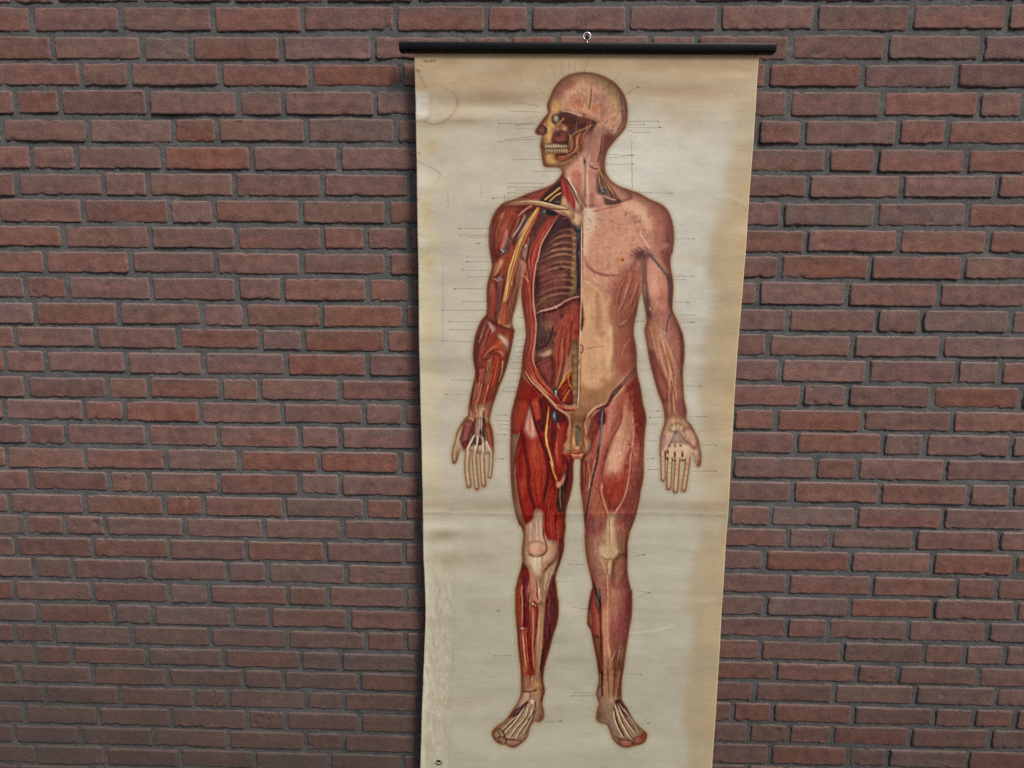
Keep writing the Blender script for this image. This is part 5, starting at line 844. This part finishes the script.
    # recessed mortar bed
    st = .0066; zt = rows[0][0]+.03; zb = rows[-1][0]-.03; nx = int((XR-XL)/st); nz = int((zt-zb)/st)
    gx, gz = np.meshgrid(np.linspace(XL-.05, XR+.05, nx), np.linspace(zb, zt, nz)); yy = .0036+rg.randn(nz, nx)*.00045
    lo = rg.randn(nz//8+3, nx//8+3); a = np.linspace(0, lo.shape[0]-1.01, nz); b = np.linspace(0, lo.shape[1]-1.01, nx); ia = a.astype(int); ib = b.astype(int); fa = (a-ia)[:, None]; fb = (b-ib)[None, :]
    L = lo[ia][:, ib]*(1-fa)*(1-fb)+lo[ia+1][:, ib]*fa*(1-fb)+lo[ia][:, ib+1]*(1-fa)*fb+lo[ia+1][:, ib+1]*fa*fb; yy += L*.0009
    m = np.stack([gx, yy, gz], -1).reshape(-1, 3); g = np.arange(nx*nz).reshape(nz, nx); qm = np.stack([g[:-1, :-1], g[:-1, 1:], g[1:, 1:], g[1:, :-1]], -1).reshape(-1, 4)+len(V)
    V = np.concatenate([V, m]); Q = np.concatenate([Q, qm]); mi = np.concatenate([mi, np.ones(len(qm), int)]); C = np.concatenate([C, np.full((len(m), 3), .15)]); E = np.concatenate([E, np.zeros(len(m))])
    # body of the wall behind
    x0, x1, y0, y1 = XL-.05, XR+.05, .012, .11; b = len(V)
    V = np.concatenate([V, [(x0, y0, zb), (x1, y0, zb), (x1, y0, zt), (x0, y0, zt), (x0, y1, zb), (x1, y1, zb), (x1, y1, zt), (x0, y1, zt)]])
    Q = np.concatenate([Q, np.array([(4, 7, 6, 5), (0, 4, 5, 1), (3, 2, 6, 7), (0, 3, 7, 4), (1, 5, 6, 2)])+b]); mi = np.concatenate([mi, np.ones(5, int)]); C = np.concatenate([C, np.full((8, 3), .15)]); E = np.concatenate([E, np.zeros(8)])
    o = mesh_obj('brick_wall', V, Q, [MB, MM], smooth=True, mat_idx=mi, colors=dict(brick_colour=C, brick_edge=np.repeat(E[:, None], 3, 1), brick_highlight_wear=np.repeat(np.concatenate([HW, np.zeros(len(V)-len(HW))])[:, None], 3, 1)))
    o['label'] = 'weathered red brown brick wall with recessed grey mortar joints behind the paper chart'; o['category'] = 'wall'
    return o
build_wall()

# ----------------------------------------------------------------- wall chart
chart = bpy.data.objects.new('wall_chart', None); COL.objects.link(chart)
chart['label'] = 'aged paper anatomy wall chart with a printed standing figure, hanging from a black rod'; chart['category'] = 'wall chart'
YP = -.042
ANCH = onplane(np.array([586., 768.]), YP); chart.location = (float(ANCH[0]), YP, -2.02)
OFF = np.array(chart.location)
LEFT = np.array([(48, 414.2), (52, 414.3), (100, 415.2), (145, 416), (200, 417), (270, 418.2), (350, 419.2), (430, 421.1), (490, 422.5), (520, 422.9), (560, 423.6), (590, 425.0), (610, 425.5), (630, 424.9), (650, 424.1), (700, 422.4), (768, 420.3), (800, 419.4)])
RIGHT = np.array([(48, 759.4), (53, 759), (100, 755.9), (145, 753), (190, 749.6), (240, 746.2), (280, 743), (360, 737), (440, 732.3), (520, 727.8), (600, 722.5), (690, 717), (768, 712), (800, 709.9)])
def snoise(x, y, sx, sy, seed):
    rg = np.random.RandomState(seed); g = rg.rand(64, 64); a = x/sx+100; b = y/sy+100; ia = np.floor(a).astype(int); ib = np.floor(b).astype(int); fa = a-ia; fb = b-ib; fa = fa*fa*(3-2*fa); fb = fb*fb*(3-2*fb)
    G = lambda i, j: g[(ib+j) % 64, (ia+i) % 64]
    return ((G(0, 0)*(1-fa)+G(1, 0)*fa)*(1-fb)+(G(0, 1)*(1-fa)+G(1, 1)*fa)*fb)*2-1
def seg_d(x, y, pts):
    p = spline(pts); best = np.full(x.shape, 1e9)
    for a, b in zip(p, p[1:]):
        d = b-a; h = np.clip(((x-a[0])*d[0]+(y-a[1])*d[1])/(d@d+1e-9), 0, 1); best = np.minimum(best, np.hypot(x-a[0]-h*d[0], y-a[1]-h*d[1]))
    return best
def relief(x, y):
    """how far the paper stands off its plane towards the viewer, metres"""
    w = np.clip((y-52)/60, 0, 1)
    h = w*(.0030*snoise(x, y, 120, 70, 3)+.0020*snoise(x, y, 60, 34, 4)+.0007*snoise(x, y, 26, 17, 6))
    h += .0007*w*np.clip(1-np.abs(y-96)/80, 0, 1)*snoise(x, y, 110, 13, 8)*2.6
    # fold across the sheet: a sharp ridge
    f = np.abs(y-513.5-(x-420)*.003-.8*np.sin(x/37.)); h += .0013*np.exp(-(f/3.2))-.0009*np.exp(-((y-523-(x-420)*.003)/7)**2)
    # dents and creases
    h += -.0026*np.exp(-(((x-452)/24)**2+((y-541)/8)**2))+.0016*np.exp(-(((x-446)/20)**2+((y-530)/5)**2))
    h += -.0018*np.exp(-(((x-470)/34)**2+((y-566)/14)**2))+.0012*np.exp(-(((x-455)/20)**2+((y-582)/8)**2))
    d = seg_d(x, y, np.array([(628, 634), (650, 631.5), (672, 627)])); k = np.exp(-(d/1.6)**2); h += .0005*k-.0008*np.exp(-(((x-648)/26)**2+((y-624)/7)**2))
    d = seg_d(x, y, np.array([(718, 198), (730, 198.5), (746, 206)])); h += .0003*np.exp(-(d/2.2)**2)
    d = seg_d(x, y, np.array([(620, 548), (660, 545), (700, 552)])); h += .0005*np.exp(-(d/3)**2)
    h += .0010*np.exp(-(((x-735)/22)**2+((y-77)/4.5)**2))
    # brittle, cockled strip down the left edge
    s = np.clip((452-x)/24, 0, 1)*np.clip((y-520)/60, 0, 1); h += s*(.0007*snoise(x, y, 3.2, 14, 31)+.0004*snoise(x, y, 1.8, 6, 32))
    return h
def wp(x, y, lift=0.):
    p = onplane(np.stack([x, y], -1), YP); p[..., 1] -= relief(x, y)+lift
    return p-OFF
EXPO = .83                                           # what full daylight does to a white sheet here
def ink(c): return np.clip(lin(c)/EXPO, .004, .86)

def paper_colour(x, y, s):
    c = np.zeros(x.shape+(3,)); c[:] = (196, 188, 169)
    def lay(col, m): c[:] = c+np.clip(m, 0, 1)[..., None]*(np.array(col, float)-c)
    g = lambda cx, cy, rx, ry: np.exp(-(((x-cx)/rx)**2+((y-cy)/ry)**2))
    st = lambda a, b, v: np.clip((v-a)/(b-a), 0, 1)**2*(3-2*np.clip((v-a)/(b-a), 0, 1))
    n = snoise(x, y, 40, 30, 41); n2 = snoise(x, y, 14, 10, 42); n3 = snoise(x, y, 5, 4, 43); n4 = snoise(x, y, 70, 10, 44)
    lay((178, 174, 153), st(380, 700, y)*.85)  # sheet darker towards the bottom: weaker light painted into the paper tone
    lay((200, 192, 174), g(520, 330, 80, 150)*.5); lay((216, 213, 200), g(645, 180, 75, 100)*.95); lay((207, 203, 187), g(690, 320, 48, 150)*.8)
    # brown-toned top band
    lay((186, 162, 128), (1-st(70, 150, y+12*n+5*n2))*.86); lay((170, 142, 108), (1-st(50, 74, y+4*n2))*.75); lay((150, 112, 86), (1-st(51, 58, y))*.55)
    lay((172, 145, 112), g(500, 96, 34, 9)*.6+g(510, 70, 24, 14)*.4+g(680, 92, 50, 8)*.55+g(690, 62, 60, 6)*.5); lay((206, 184, 150), g(735, 77, 28, 5)*.7+g(450, 74, 18, 6)*.6+g(480, 82, 20, 7)*.3)
    lay((206, 196, 170), g(705, 108, 30, 5)*.35+g(470, 110, 30, 4)*.5+g(470, 163, 40, 9)*.5); lay((168, 148, 118), g(462, 121, 24, 2.4)*.75)
    # brown border down the right, from old damp
    e = (1-s)*330+7*n+3*n2; m = (1-st(20, 42, e+6))*st(70, 200, y); lay((188, 166, 130), m*(.85-.25*st(400, 700, y))); m2 = np.exp(-((e-(26+4*st(300, 700, y)))/9)**2)*st(130, 260, y); lay((174, 152, 118), m2*.4)
    lay((196, 170, 128), (1-st(2, 12, e))*st(90, 200, y)*.6); lay((162, 146, 116), (1-st(18, 44, e))*st(430, 640, y)*.36); lay((178, 152, 118), np.exp(-((e-24)/8)**2)*st(540, 640, y)*.3*(.6+.4*n3))
    # left border: paler, yellow flecks, worn
    q = s*330; lay((212, 196, 160), (1-st(4, 28, q+5*n+4*n2))*st(120, 170, y)*(1-st(480, 540, y))*.75); lay((196, 172, 124), g(428, 265, 7, 9)*.6+g(426, 212, 6, 12)*.5+g(428, 330, 7, 12)*.35+g(432, 146, 9, 9)*.5)
    lay((206, 200, 176), (1-st(2, 13, q+2*n2+2*n3))*st(120, 170, y)*.5)
    w = (1-st(22, 34, q+4*n+3*n2+2*n3))*st(505, 560, y); lay((200, 191, 167), w*.5); lay((182, 176, 150), w*st(640, 760, y)*.6)
    fl = (1-st(30, 38, q+4*n))*st(530, 600, y); nn = snoise(x, y, 2.8, 7, 45)+.6*snoise(x, y, 1.6, 3, 46); lay((212, 206, 188), fl*st(.5, 1.1, nn)*.45); lay((150, 142, 118), fl*st(.5, 1.1, -nn)*.3); nf = snoise(x, y, 1.3, 4.5, 47); lay((218, 213, 198), fl*st(.35, .8, nf)*.35); lay((150, 142, 120), fl*st(.4, .8, -nf)*.28); lay((214, 208, 188), (1-st(2, 10, q+n2*2))*st(520, 560, y)*.5)
    lay((164, 156, 132), .6*np.exp(-((q-32-2*n2)/2.4)**2)*st(540, 620, y)*(.4+.5*n3.clip(0, 1)))
    # water stain near the top left with a brown tide line
    edge = np.array([(414, 86), (424, 88), (434, 86), (445, 89), (454, 94), (457, 101), (455, 108), (450, 116), (444, 121), (434, 124), (424, 121), (414, 121)], float)
    def inside(pts):
        P2 = np.concatenate([spline(pts), pts[:1]]); r = np.zeros(x.shape, bool)
        for a, b in zip(P2, P2[1:]):
            k = ((a[1] <= y) != (b[1] <= y))
            if a[1] != b[1]: r ^= k & (x < a[0]+(y-a[1])*(b[0]-a[0])/(b[1]-a[1]))
        return r
    di = seg_d(x, y, edge); ins = inside(np.concatenate([edge, [(405, 121), (405, 86)]])); lay((204, 197, 184), ins*np.clip(di/6, 0, 1)*np.clip(.6+.5*n2, .1, 1)*.55)
    inn = np.array([(414, 89), (424, 89.5), (430, 93), (431, 101), (431, 110), (427, 119), (414, 120)], float); i2 = inside(np.concatenate([inn, [(405, 120), (405, 89)]])); d2 = seg_d(x, y, inn); lay((216, 212, 202), i2*np.clip(d2/5, .05, 1)*np.clip(.8+.3*n2+.3*n3, .3, 1)*.95)
    gap = np.clip(.45+.8*n2+.6*n3, .05, 1)
    lay((138, 110, 80), np.exp(-(di/.75)**2)*gap*.6); lay((150, 124, 90), np.exp(-(d2/.7)**2)*gap*.55); lay((150, 122, 88), np.exp(-(np.clip(di, 0, 9)/2.6)**2)*~ins*.2)
    e2 = np.array([(414, 160), (424, 164), (434, 169), (440, 174), (436, 182), (430, 190)], float); d3 = seg_d(x, y, e2); lay((212, 206, 192), np.exp(-(((x-422)/10)**2+((y-178)/14)**2))*.8); lay((140, 114, 84), np.exp(-(d3/.75)**2)*gap*.55)
    e3 = np.array([(417, 72), (421, 78), (424, 84), (426, 88)], float); lay((150, 122, 90), np.exp(-(seg_d(x, y, e3)/.8)**2)*.5)
    e4 = np.array([(418, 233), (427, 239), (433, 243), (428, 252), (420, 258)], float); lay((220, 214, 198), g(423, 243, 6, 7)*.8); lay((160, 134, 100), np.exp(-(seg_d(x, y, e4)/.9)**2)*gap*.4)
    for cx, cy, r in ((416.6, 70.2, 1.), (419, 71, 1.1), (419, 153, .9), (418, 200, .8), (420, 227, .7), (741, 633, 1.2), (736, 96, .8), (420, 560, .9), (734, 645, 1)): lay((96, 72, 48), g(cx, cy, r, r)*.8)
    # fold line, crease scuffs
    f = np.abs(y-513.5-(x-420)*.003-.8*np.sin(x/37.)); lay((140, 130, 106), np.exp(-(f/.9)**2)*(.5+.4*n3.clip(-1, 1))*.7); lay((150, 128, 98), np.exp(-((y-506)/7)**2)*.35)
    lay((206, 204, 186), np.exp(-((y-521)/6)**2)*.35); lay((218, 214, 196), np.exp(-(seg_d(x, y, np.array([(628, 633), (650, 631), (672, 626.5)]))/1.0)**2)*.3)
    lay((216, 204, 176), np.exp(-(seg_d(x, y, np.array([(718, 197), (730, 197.5), (746, 205)]))/1.2)**2)*.22)
    lay((160, 150, 124), np.clip(n4-.35, 0, 1)*.45*st(90, 200, y)); lay((208, 202, 182), np.clip(-n4-.4, 0, 1)*.5)
    lay((162, 146, 116), g(440, 536, 12, 6)*.6+g(470, 560, 40, 10)*.35+g(447, 564, 8, 10)*.35+g(470, 700, 30, 8)*.3); lay((186, 182, 160), g(640, 560, 60, 30)*.4)
    c += (n2*2.2+n3*1.6)[..., None]*np.array((1, 1, .9))
    # show-through of the cut pale rim at the edges
    lay((224, 208, 178), np.exp(-(q/.7)**2)*.7+np.exp(-((1-s)*330/.6)**2)*.5)
    return c
# printed figure: the grid of the plate cut to the figure
def build_print():
    rgb, al, M = paint_plate()
    px = X0+(np.arange(NX)+.5)/SC; py = Y0+(np.arange(NY)+.5)/SC; gx, gy = np.meshgrid(px, py)
    P3 = wp(gx, gy, .0004).reshape(-1, 3); g = np.arange(NX*NY).reshape(NY, NX)
    q = np.stack([g[:-1, :-1], g[1:, :-1], g[1:, 1:], g[:-1, 1:]], -1); am = np.maximum.reduce([al[:-1, :-1], al[1:, :-1], al[1:, 1:], al[:-1, 1:]]); keep = am > .015
    cx = gx[:-1, :-1]; cy = gy[:-1, :-1]
    cl = np.zeros(cx.shape, int)                                             # 0 trunk
    cl[cy < 170+(cx-561)*.12] = 1                                            # head
    armL = (cx < 520.5) & (cy > 196) & (cy < 500) & (cx < np.interp(cy, [196, 250, 288, 330, 402, 500], [505, 514, 520.5, 520, 503, 503])); cl[armL] = 2
    armR = (cx > 640.5) & (cy > 196) & (cy < 500) & (cx > np.interp(cy, [196, 250, 292, 330, 402, 500], [655, 648, 641.4, 640.5, 652, 652])); cl[armR] = 3
    leg = (cy > np.interp(cx, [510, 530, 560, 578, 600, 645], [372, 385, 420, 462, 420, 372])) & (cl == 0); cl[leg & (cx < 577.5)] = 4; cl[leg & (cx >= 577.5)] = 5
    for k in (1, 2, 3, 4, 5, 0):                                             # specks cut off from their limb go back to the trunk
        msk = keep & (cl == k); lab = np.zeros(msk.shape, int); cur = 0; sizes = [0]
        for j, i in zip(*np.nonzero(msk)):
            if lab[j, i]: continue
            cur += 1; st = [(j, i)]; lab[j, i] = cur; nn = 0
            while st:
                a, b = st.pop(); nn += 1
                for c, d in ((a+1, b), (a-1, b), (a, b+1), (a, b-1)):
                    if 0 <= c < msk.shape[0] and 0 <= d < msk.shape[1] and msk[c, d] and not lab[c, d]: lab[c, d] = cur; st.append((c, d))
            sizes.append(nn)
        odd = (lab > 0) & (lab != int(np.argmax(sizes))); cl[odd] = 0
        if k == 0: keep &= ~odd
    colr = np.concatenate([ink(rgb), al[..., None]], -1).reshape(-1, 4)
    def part(name, k, parent):
        sel = q[keep & (cl == k)]; u, inv = np.unique(sel, return_inverse=True)
        return mesh_obj(name, P3[u], inv.reshape(-1, 4), [MI], parent, colors=dict(ink_colour=colr[u]))
    tr = part('printed_figure', 0, chart)
    tr['label'] = 'printed standing anatomical man, half dissected'
    for n, k, lb in (('head', 1, 'printed head in profile with the skull laid open'), ('arm', 2, 'printed arm with bare dissected muscles'), ('arm', 3, 'printed arm with skin removed and veins'), ('leg', 4, 'printed leg with bright red dissected muscles'), ('leg', 5, 'printed leg with a dark vein and pale muscles')):
        o = part(n, k, tr); o['label'] = lb
build_print()

# leader lines, key letters and small print: ribbons of ink lying on the paper
LDR = '''544,138 500,141 0;545,95 537,86 2;540,106 516,102 0;543,112 514,111 0;537,124 501,123 1;533,122 517,125 0;534,129 519,128 0;536,136 508,139 0;545,159 514,159 0;560,171 535,171 0;
545,183 508,183 0;544,187 510,187 0;540,190 518,190 0;530,193 510,193 1;522,196 506,196 0;511,198 495,198 1;556,80 551,62 2;563,77 561,62 2;569,76 569,60 2;574,77 575,60 2;583,76 588,60 2;612,82 622,73 2;624,95 637,87 1;
627,121 657,121 1;628,124 643,124 1;627,127 658,127 1;627,130 630,130 0;632,132 648,132 0;606,154 631,155 1;609,158 630,155 0;606,164 631,164 1;633,192 669,193 1;
490,228.5 462,228.5 1;490,235 461,235 0;490,237 470,237 0;483,243.5 480,243 1;492,257 469,257 0;491,261.5 470,261.5 1;490,270 464,270 1;489,276.5 470,276.5 0;487,288.5 457,288.5 1;487,301.5 465,301.5 0;486,310 445,310 1;482,321.5 450,321.5 1;474,329.5 452,329.5 0;473,341 443,341 0;472,380 454,380 0;469,394 448,394 1;
516,317.5 522,317.5 0;518,339.5 525,339.5 1;514,346 527,346 1;514,352 521,352 1;515,356 522,356 0;512,362 521,362 1;511,368 520,368 0;510,373 519,373 0;508,381 516,381 0;503,387 513,387 0;503,391.5 514,391.5 0;493,415 505,415 1;492,420.5 506,420.5 0;499,424.5 513,424.5 0;500,429 512,429 0;496,434.5 504,434.5 1;494,458.5 502,458.5 1;
674,238.5 692,238.5 1;673,276 691,276 1;673,279.5 683,279.5 0;675,302 686,302 1;679,315 694,315 0;682,322 691,322 1;645,321 636,321.5 0;686,386 699,386 1;687,416.5 705,416.5 1;664,417 652,417.5 1;647,411 657,411 1;649,424 655,424 0;648,441 654,441 0;700,445 715,445 1;646,458.5 652,458.5 1;660,469 650,469.5 1;692,471 702,471.5 0;704,471 714,471 1;
470,508.5 449,508.5 2;466,510.5 445,510.5 2;584,565 571,564.5 0;568,582 559,582 0;631,552 642,555 1;634,557 643,555 0;636,590 649,592.5 1;638,597 648,592.5 0;500,610 499,610 1;573,607 586,608.5 1;512,655 497,655.5 1;545,722 559,721 1;597,693 577,693 0;596,696 575,696 1;627,673 639,674 1;646,723 647,723 1;498,612 499,610 0'''
def build_lines():
    V = []; Q = []; rg = np.random.RandomState(4); C = []
    def rib(a, b, w, lift=.0006, col=(120, 110, 90, .6)):
        a = np.array(a, float); b = np.array(b, float); n = max(2, int(np.hypot(*(b-a))/4)+1); u = np.linspace(0, 1, n)[:, None]; p = a+(b-a)*u
        d = (b-a)/(np.hypot(*(b-a))+1e-9); nn = np.array((-d[1], d[0]))*w/2; i0 = sum(len(v) for v in V)
        P2 = np.stack([p-nn, p+nn], 1).reshape(-1, 2); V.append(wp(P2[:, 0], P2[:, 1], lift)); C.append(np.tile(np.concatenate([ink(col[:3]), col[3:]]), (len(P2), 1)))
        k = np.arange(n-1)*2+i0; Q.append(np.stack([k, k+2, k+3, k+1], -1)[:, ::-1])
    for s in LDR.replace('\n', '').split(';'):
        if not s.strip(): continue
        a, b, k = s.split(); a = tuple(map(float, a.split(','))); b = tuple(map(float, b.split(','))); k = int(k)
        al = .23+.13*rg.rand()
        rib(a, b, .62, col=(108, 104, 92, al*(.75 if k == 2 else 1)))
        if k != 2:                                       # key letter at the outer end, with its small marks
            sg = 1 if b[0] >= a[0] else -1; x, y = b; dk = .4 if k == 1 else .24
            for j in range(rg.randint(2, 4) if k == 1 else 2): xx = x+sg*(.9+j*1.1); rib((xx-.38, y+rg.uniform(-.8, -.3)), (xx+rg.uniform(-.1, .45), y+rg.uniform(.3, .9)), .75, .0008, (74, 70, 60, dk))
            rib((x+sg*.4, y-.1), (x+sg*2.0, y+.1), .6, .0007, (84, 80, 70, dk*.7))
    # pale vertical columns of the printed grid between the lines
    for x, y0, y1 in ((448, 190, 208), (481, 186, 198), (505, 195, 205), (443, 262, 346), (632, 140, 188), (632, 165, 190)): rib((x, y0), (x+.3, y1), .6, .0007, (140, 130, 112, .3))
    return np.concatenate(V), np.concatenate(Q), np.concatenate(C)
def build_sheet():
    ny, nx = 640, 300; yr = np.linspace(49.5, 792, ny); s = np.linspace(0, 1, nx)
    s2, y2 = np.meshgrid(s, yr); l = np.interp(y2, LEFT[:, 0], LEFT[:, 1]); r = np.interp(y2, RIGHT[:, 0], RIGHT[:, 1]); x2 = l+(r-l)*s2
    front = wp(x2, y2).reshape(-1, 3); back = front.copy(); back[:, 1] += .0007
    g = np.arange(nx*ny).reshape(ny, nx); f = np.stack([g[:-1, :-1], g[1:, :-1], g[1:, 1:], g[:-1, 1:]], -1).reshape(-1, 4); N = nx*ny
    rim = np.concatenate([g[0, :], g[1:, -1], g[-1, -2::-1], g[-2:0:-1, 0]]); rr = np.roll(rim, -1)
    q = np.concatenate([f, f[:, ::-1]+N, np.stack([rim, rr, rr+N, rim+N], -1)])
    c = ink(paper_colour(x2, y2, s2)).reshape(-1, 3); c2 = np.tile(ink((190, 172, 136)), (N, 1))
    LV, LQ, LC = build_lines(); n0 = 2*N; pc = np.concatenate([np.concatenate([c, c2]), LC[:, :3]]); ic = np.concatenate([np.ones((n0, 4)), LC])
    return mesh_obj('paper_sheet', np.concatenate([front, back, LV]), np.concatenate([q, LQ+n0]), [MP, MI], chart, mat_idx=np.concatenate([np.zeros(len(q), int), np.ones(len(LQ), int)]), colors=dict(paper_colour=pc, ink_colour=ic))
build_sheet()

MK = plain('black_printing_ink', (.035, .03, .022), .6)
def text_part(name, body, at, height, parent, mat):
    cu = bpy.data.curves.new(name, 'FONT'); cu.body = body; cu.size = 1; ob = bpy.data.objects.new(name, cu); COL.objects.link(ob)
    dg = bpy.context.evaluated_depsgraph_get(); me = bpy.data.meshes.new_from_object(ob.evaluated_get(dg)); bpy.data.objects.remove(ob)
    n = len(me.vertices); v = np.zeros(n*3); me.vertices.foreach_get('co', v); v = v.reshape(-1, 3)
    p = wp(at[0]+v[:, 0]*height, at[1]-v[:, 1]*height, .0006); me.vertices.foreach_set('co', p.ravel().astype(np.float32)); me.materials.clear(); me.materials.append(mat); me.name = name
    o = bpy.data.objects.new(name, me); COL.objects.link(o); o.parent = parent; return o
MBR = plain('brown_printing_ink', (.16, .125, .085), .6)
text_part('plate_number', 'No 2027', (423.6, 62.0), 3.6, chart, MBR)
def build_emblem():
    V = []; Q = []
    def ring(cx, cy, rx, ry, w, n=40, a0=0, a1=2*math.pi):
        i0 = sum(len(v) for v in V); an = np.linspace(a0, a1, n); x = np.concatenate([cx+rx*np.cos(an), cx+(rx-w)*np.cos(an)]); y = np.concatenate([cy+ry*np.sin(an), cy+(ry-w)*np.sin(an)])
        V.append(wp(x, y, .0006)); k = np.arange(n-1)+i0; Q.append(np.stack([k, k+1, k+1+n, k+n], -1)[:, ::-1])
    ring(438.8, 761.9, 3.5, 2.7, .75); ring(438.9, 760.6, 1.7, 1.3, 1.3, 24); ring(438.8, 762.0, 2.5, 1.9, .5, 24, math.pi*.1, math.pi*.9)
    return mesh_obj('printed_emblem', np.concatenate(V), np.concatenate(Q), [MK], chart, smooth=False)
build_emblem()

# black hanging rod, screw ring
MR = plain('black_varnished_rod', (.006, .006, .008), .45, 0., .35, 40); MS = plain('bright_steel', (.72, .71, .69), .28, 1.0); MN = plain('dark_iron', (.02, .02, .022), .5, .6)
def tube(bm, pts, r, seg=14, cap=True):
    rings = []
    for i, p in enumerate(pts):
        d = (Vector(pts[min(i+1, len(pts)-1)])-Vector(pts[max(i-1, 0)])).normalized(); a = d.orthogonal().normalized() if i == 0 else (rings_a-d*rings_a.dot(d)).normalized(); rings_a = a; b = d.cross(a)
        rr = r[i] if hasattr(r, '__len__') else r
        rings.append([bm.verts.new(Vector(p)+(a*math.cos(2*math.pi*k/seg)+b*math.sin(2*math.pi*k/seg))*rr) for k in range(seg)])
    for A, B in zip(rings, rings[1:]):
        for k in range(seg): bm.faces.new((A[k], A[(k+1) % seg], B[(k+1) % seg], B[k]))
    if cap: bm.faces.new(rings[0][::-1]); bm.faces.new(rings[-1])
a = onplane(np.array((399.6, 47.6)), -.044)-OFF; b = onplane(np.array((775.2, 49.2)), -.044)-OFF
def build_rod():
    bm = bmesh.new(); ax = Vector(b-a); L = ax.length; ax.normalize(); up = Vector((0, 0, 1)); up = (up-ax*up.dot(ax)).normalized(); out = Vector((0, -1, 0)); out = (out-ax*out.dot(ax)-up*out.dot(up)).normalized()
    # section: rounded batten, flat top edge catching the sky
    hh, dd = .0095, .0115; sec = [(-dd, -hh), (dd*.45, -hh), (dd*.66, -hh*.9), (dd*.80, -hh*.5), (dd*.92, 0), (dd, hh*.5), (dd*1.0, hh*.74), (dd*.9, hh*.93), (dd*.7, hh), (-dd, hh)]
    st = [(0, .86), (.0015, .97), (.004, 1), (L*.5, 1.0), (L-.004, 1), (L-.0015, .97), (L, .86)]; rings = []
    for t_, s in st:
        c = Vector(a)+ax*t_; rings.append([bm.verts.new(c+out*(u*s)+up*(v*s)) for u, v in sec])
    n = len(sec)
    for A, B in zip(rings, rings[1:]):
        for k in range(n): bm.faces.new((A[k], A[(k+1) % n], B[(k+1) % n], B[k]))
    bm.faces.new(rings[0][::-1]); bm.faces.new(rings[-1]); bmesh.ops.recalc_face_normals(bm, faces=bm.faces)
    o = bm_obj('hanging_rod', bm, MR, chart, smooth=True)
    m = o.modifiers.new('bevel', 'BEVEL'); m.width = .0012; m.segments = 2; m.limit_method = 'ANGLE'
    return o
build_rod()
def build_ring():
    bm = bmesh.new(); c = Vector(onplane(np.array((586.9, 36.4)), -.045)-OFF); R = .0078
    bot = Vector(onplane(np.array((587.3, 45.)), -.045)-OFF)
    pts = [c+Vector((0, 0, 0))+Vector((math.sin(t_)*R, 0, -math.cos(t_)*R)) for t_ in np.linspace(.12, 2*math.pi-.1, 40)]
    tube(bm, pts, .0019, 12); tube(bm, [c+Vector((.0003, 0, -R)), bot], [.0019, .0016], 12)
    return bm_obj('screw_ring', bm, MS, chart)
build_ring()
def build_nail():
    bm = bmesh.new(); c = Vector(onplane(np.array((587.2, 36.9)), -.049)); h = c.copy(); w = c+Vector((0, .070, -.005))
    tube(bm, [w, c+Vector((0, .001, 0)), c+Vector((0, .0005, 0)), c, c-Vector((0, .0012, 0))], [.0021, .0021, .0036, .0038, .0030], 16)
    o = bm_obj('wall_nail', bm, MN); o['label'] = 'dark nail in the wall inside the small steel ring above the black rod'; o['category'] = 'nail'
build_nail()

# ----------------------------------------------------------------- camera and light
cd = bpy.data.cameras.new('camera'); cam = bpy.data.objects.new('camera', cd); COL.objects.link(cam); sc.camera = cam
cd.sensor_fit = 'HORIZONTAL'; cd.sensor_width = 36; cd.lens = FPX*36/1024; cd.clip_start = .02; cd.clip_end = 200
m = Matrix(((AX[0, 0], AX[0, 2], -AX[0, 1]), (AX[1, 0], AX[1, 2], -AX[1, 1]), (AX[2, 0], AX[2, 2], -AX[2, 1]))).to_4x4(); m.translation = Vector(CAM); cam.matrix_world = m
W_ = bpy.data.worlds.new('World'); sc.world = W_; W_.use_nodes = True; nt = W_.node_tree; sky = nt.nodes.new('ShaderNodeTexSky'); sky.sky_type = 'NISHITA'; sky.sun_disc = False
EL, AZ = math.radians(48), math.radians(38)          # AZ: to the right of straight out from the wall
sky.sun_elevation = EL; sky.sun_rotation = math.pi-AZ; sky.air_density = 1.; sky.dust_density = 3.5; sky.ozone_density = .6
nt.links.new(sky.outputs[0], nt.nodes['Background'].inputs['Color']); nt.nodes['Background'].inputs['Strength'].default_value = .07
sd = bpy.data.lights.new('sun', 'SUN'); sd.energy = 1.5; sd.angle = math.radians(14); sd.color = (1, .955, .89); so = bpy.data.objects.new('sun', sd); COL.objects.link(so)
d = Vector((math.sin(AZ)*math.cos(EL), -math.cos(AZ)*math.cos(EL), math.sin(EL))); so.rotation_euler = (-d).to_track_quat('-Z', 'Y').to_euler(); so.location = d*6
sc.cycles.use_denoising = False
sc.view_settings.view_transform = 'Standard'; sc.view_settings.look = 'None'; sc.view_settings.exposure = 0.5; sc.view_settings.gamma = 1
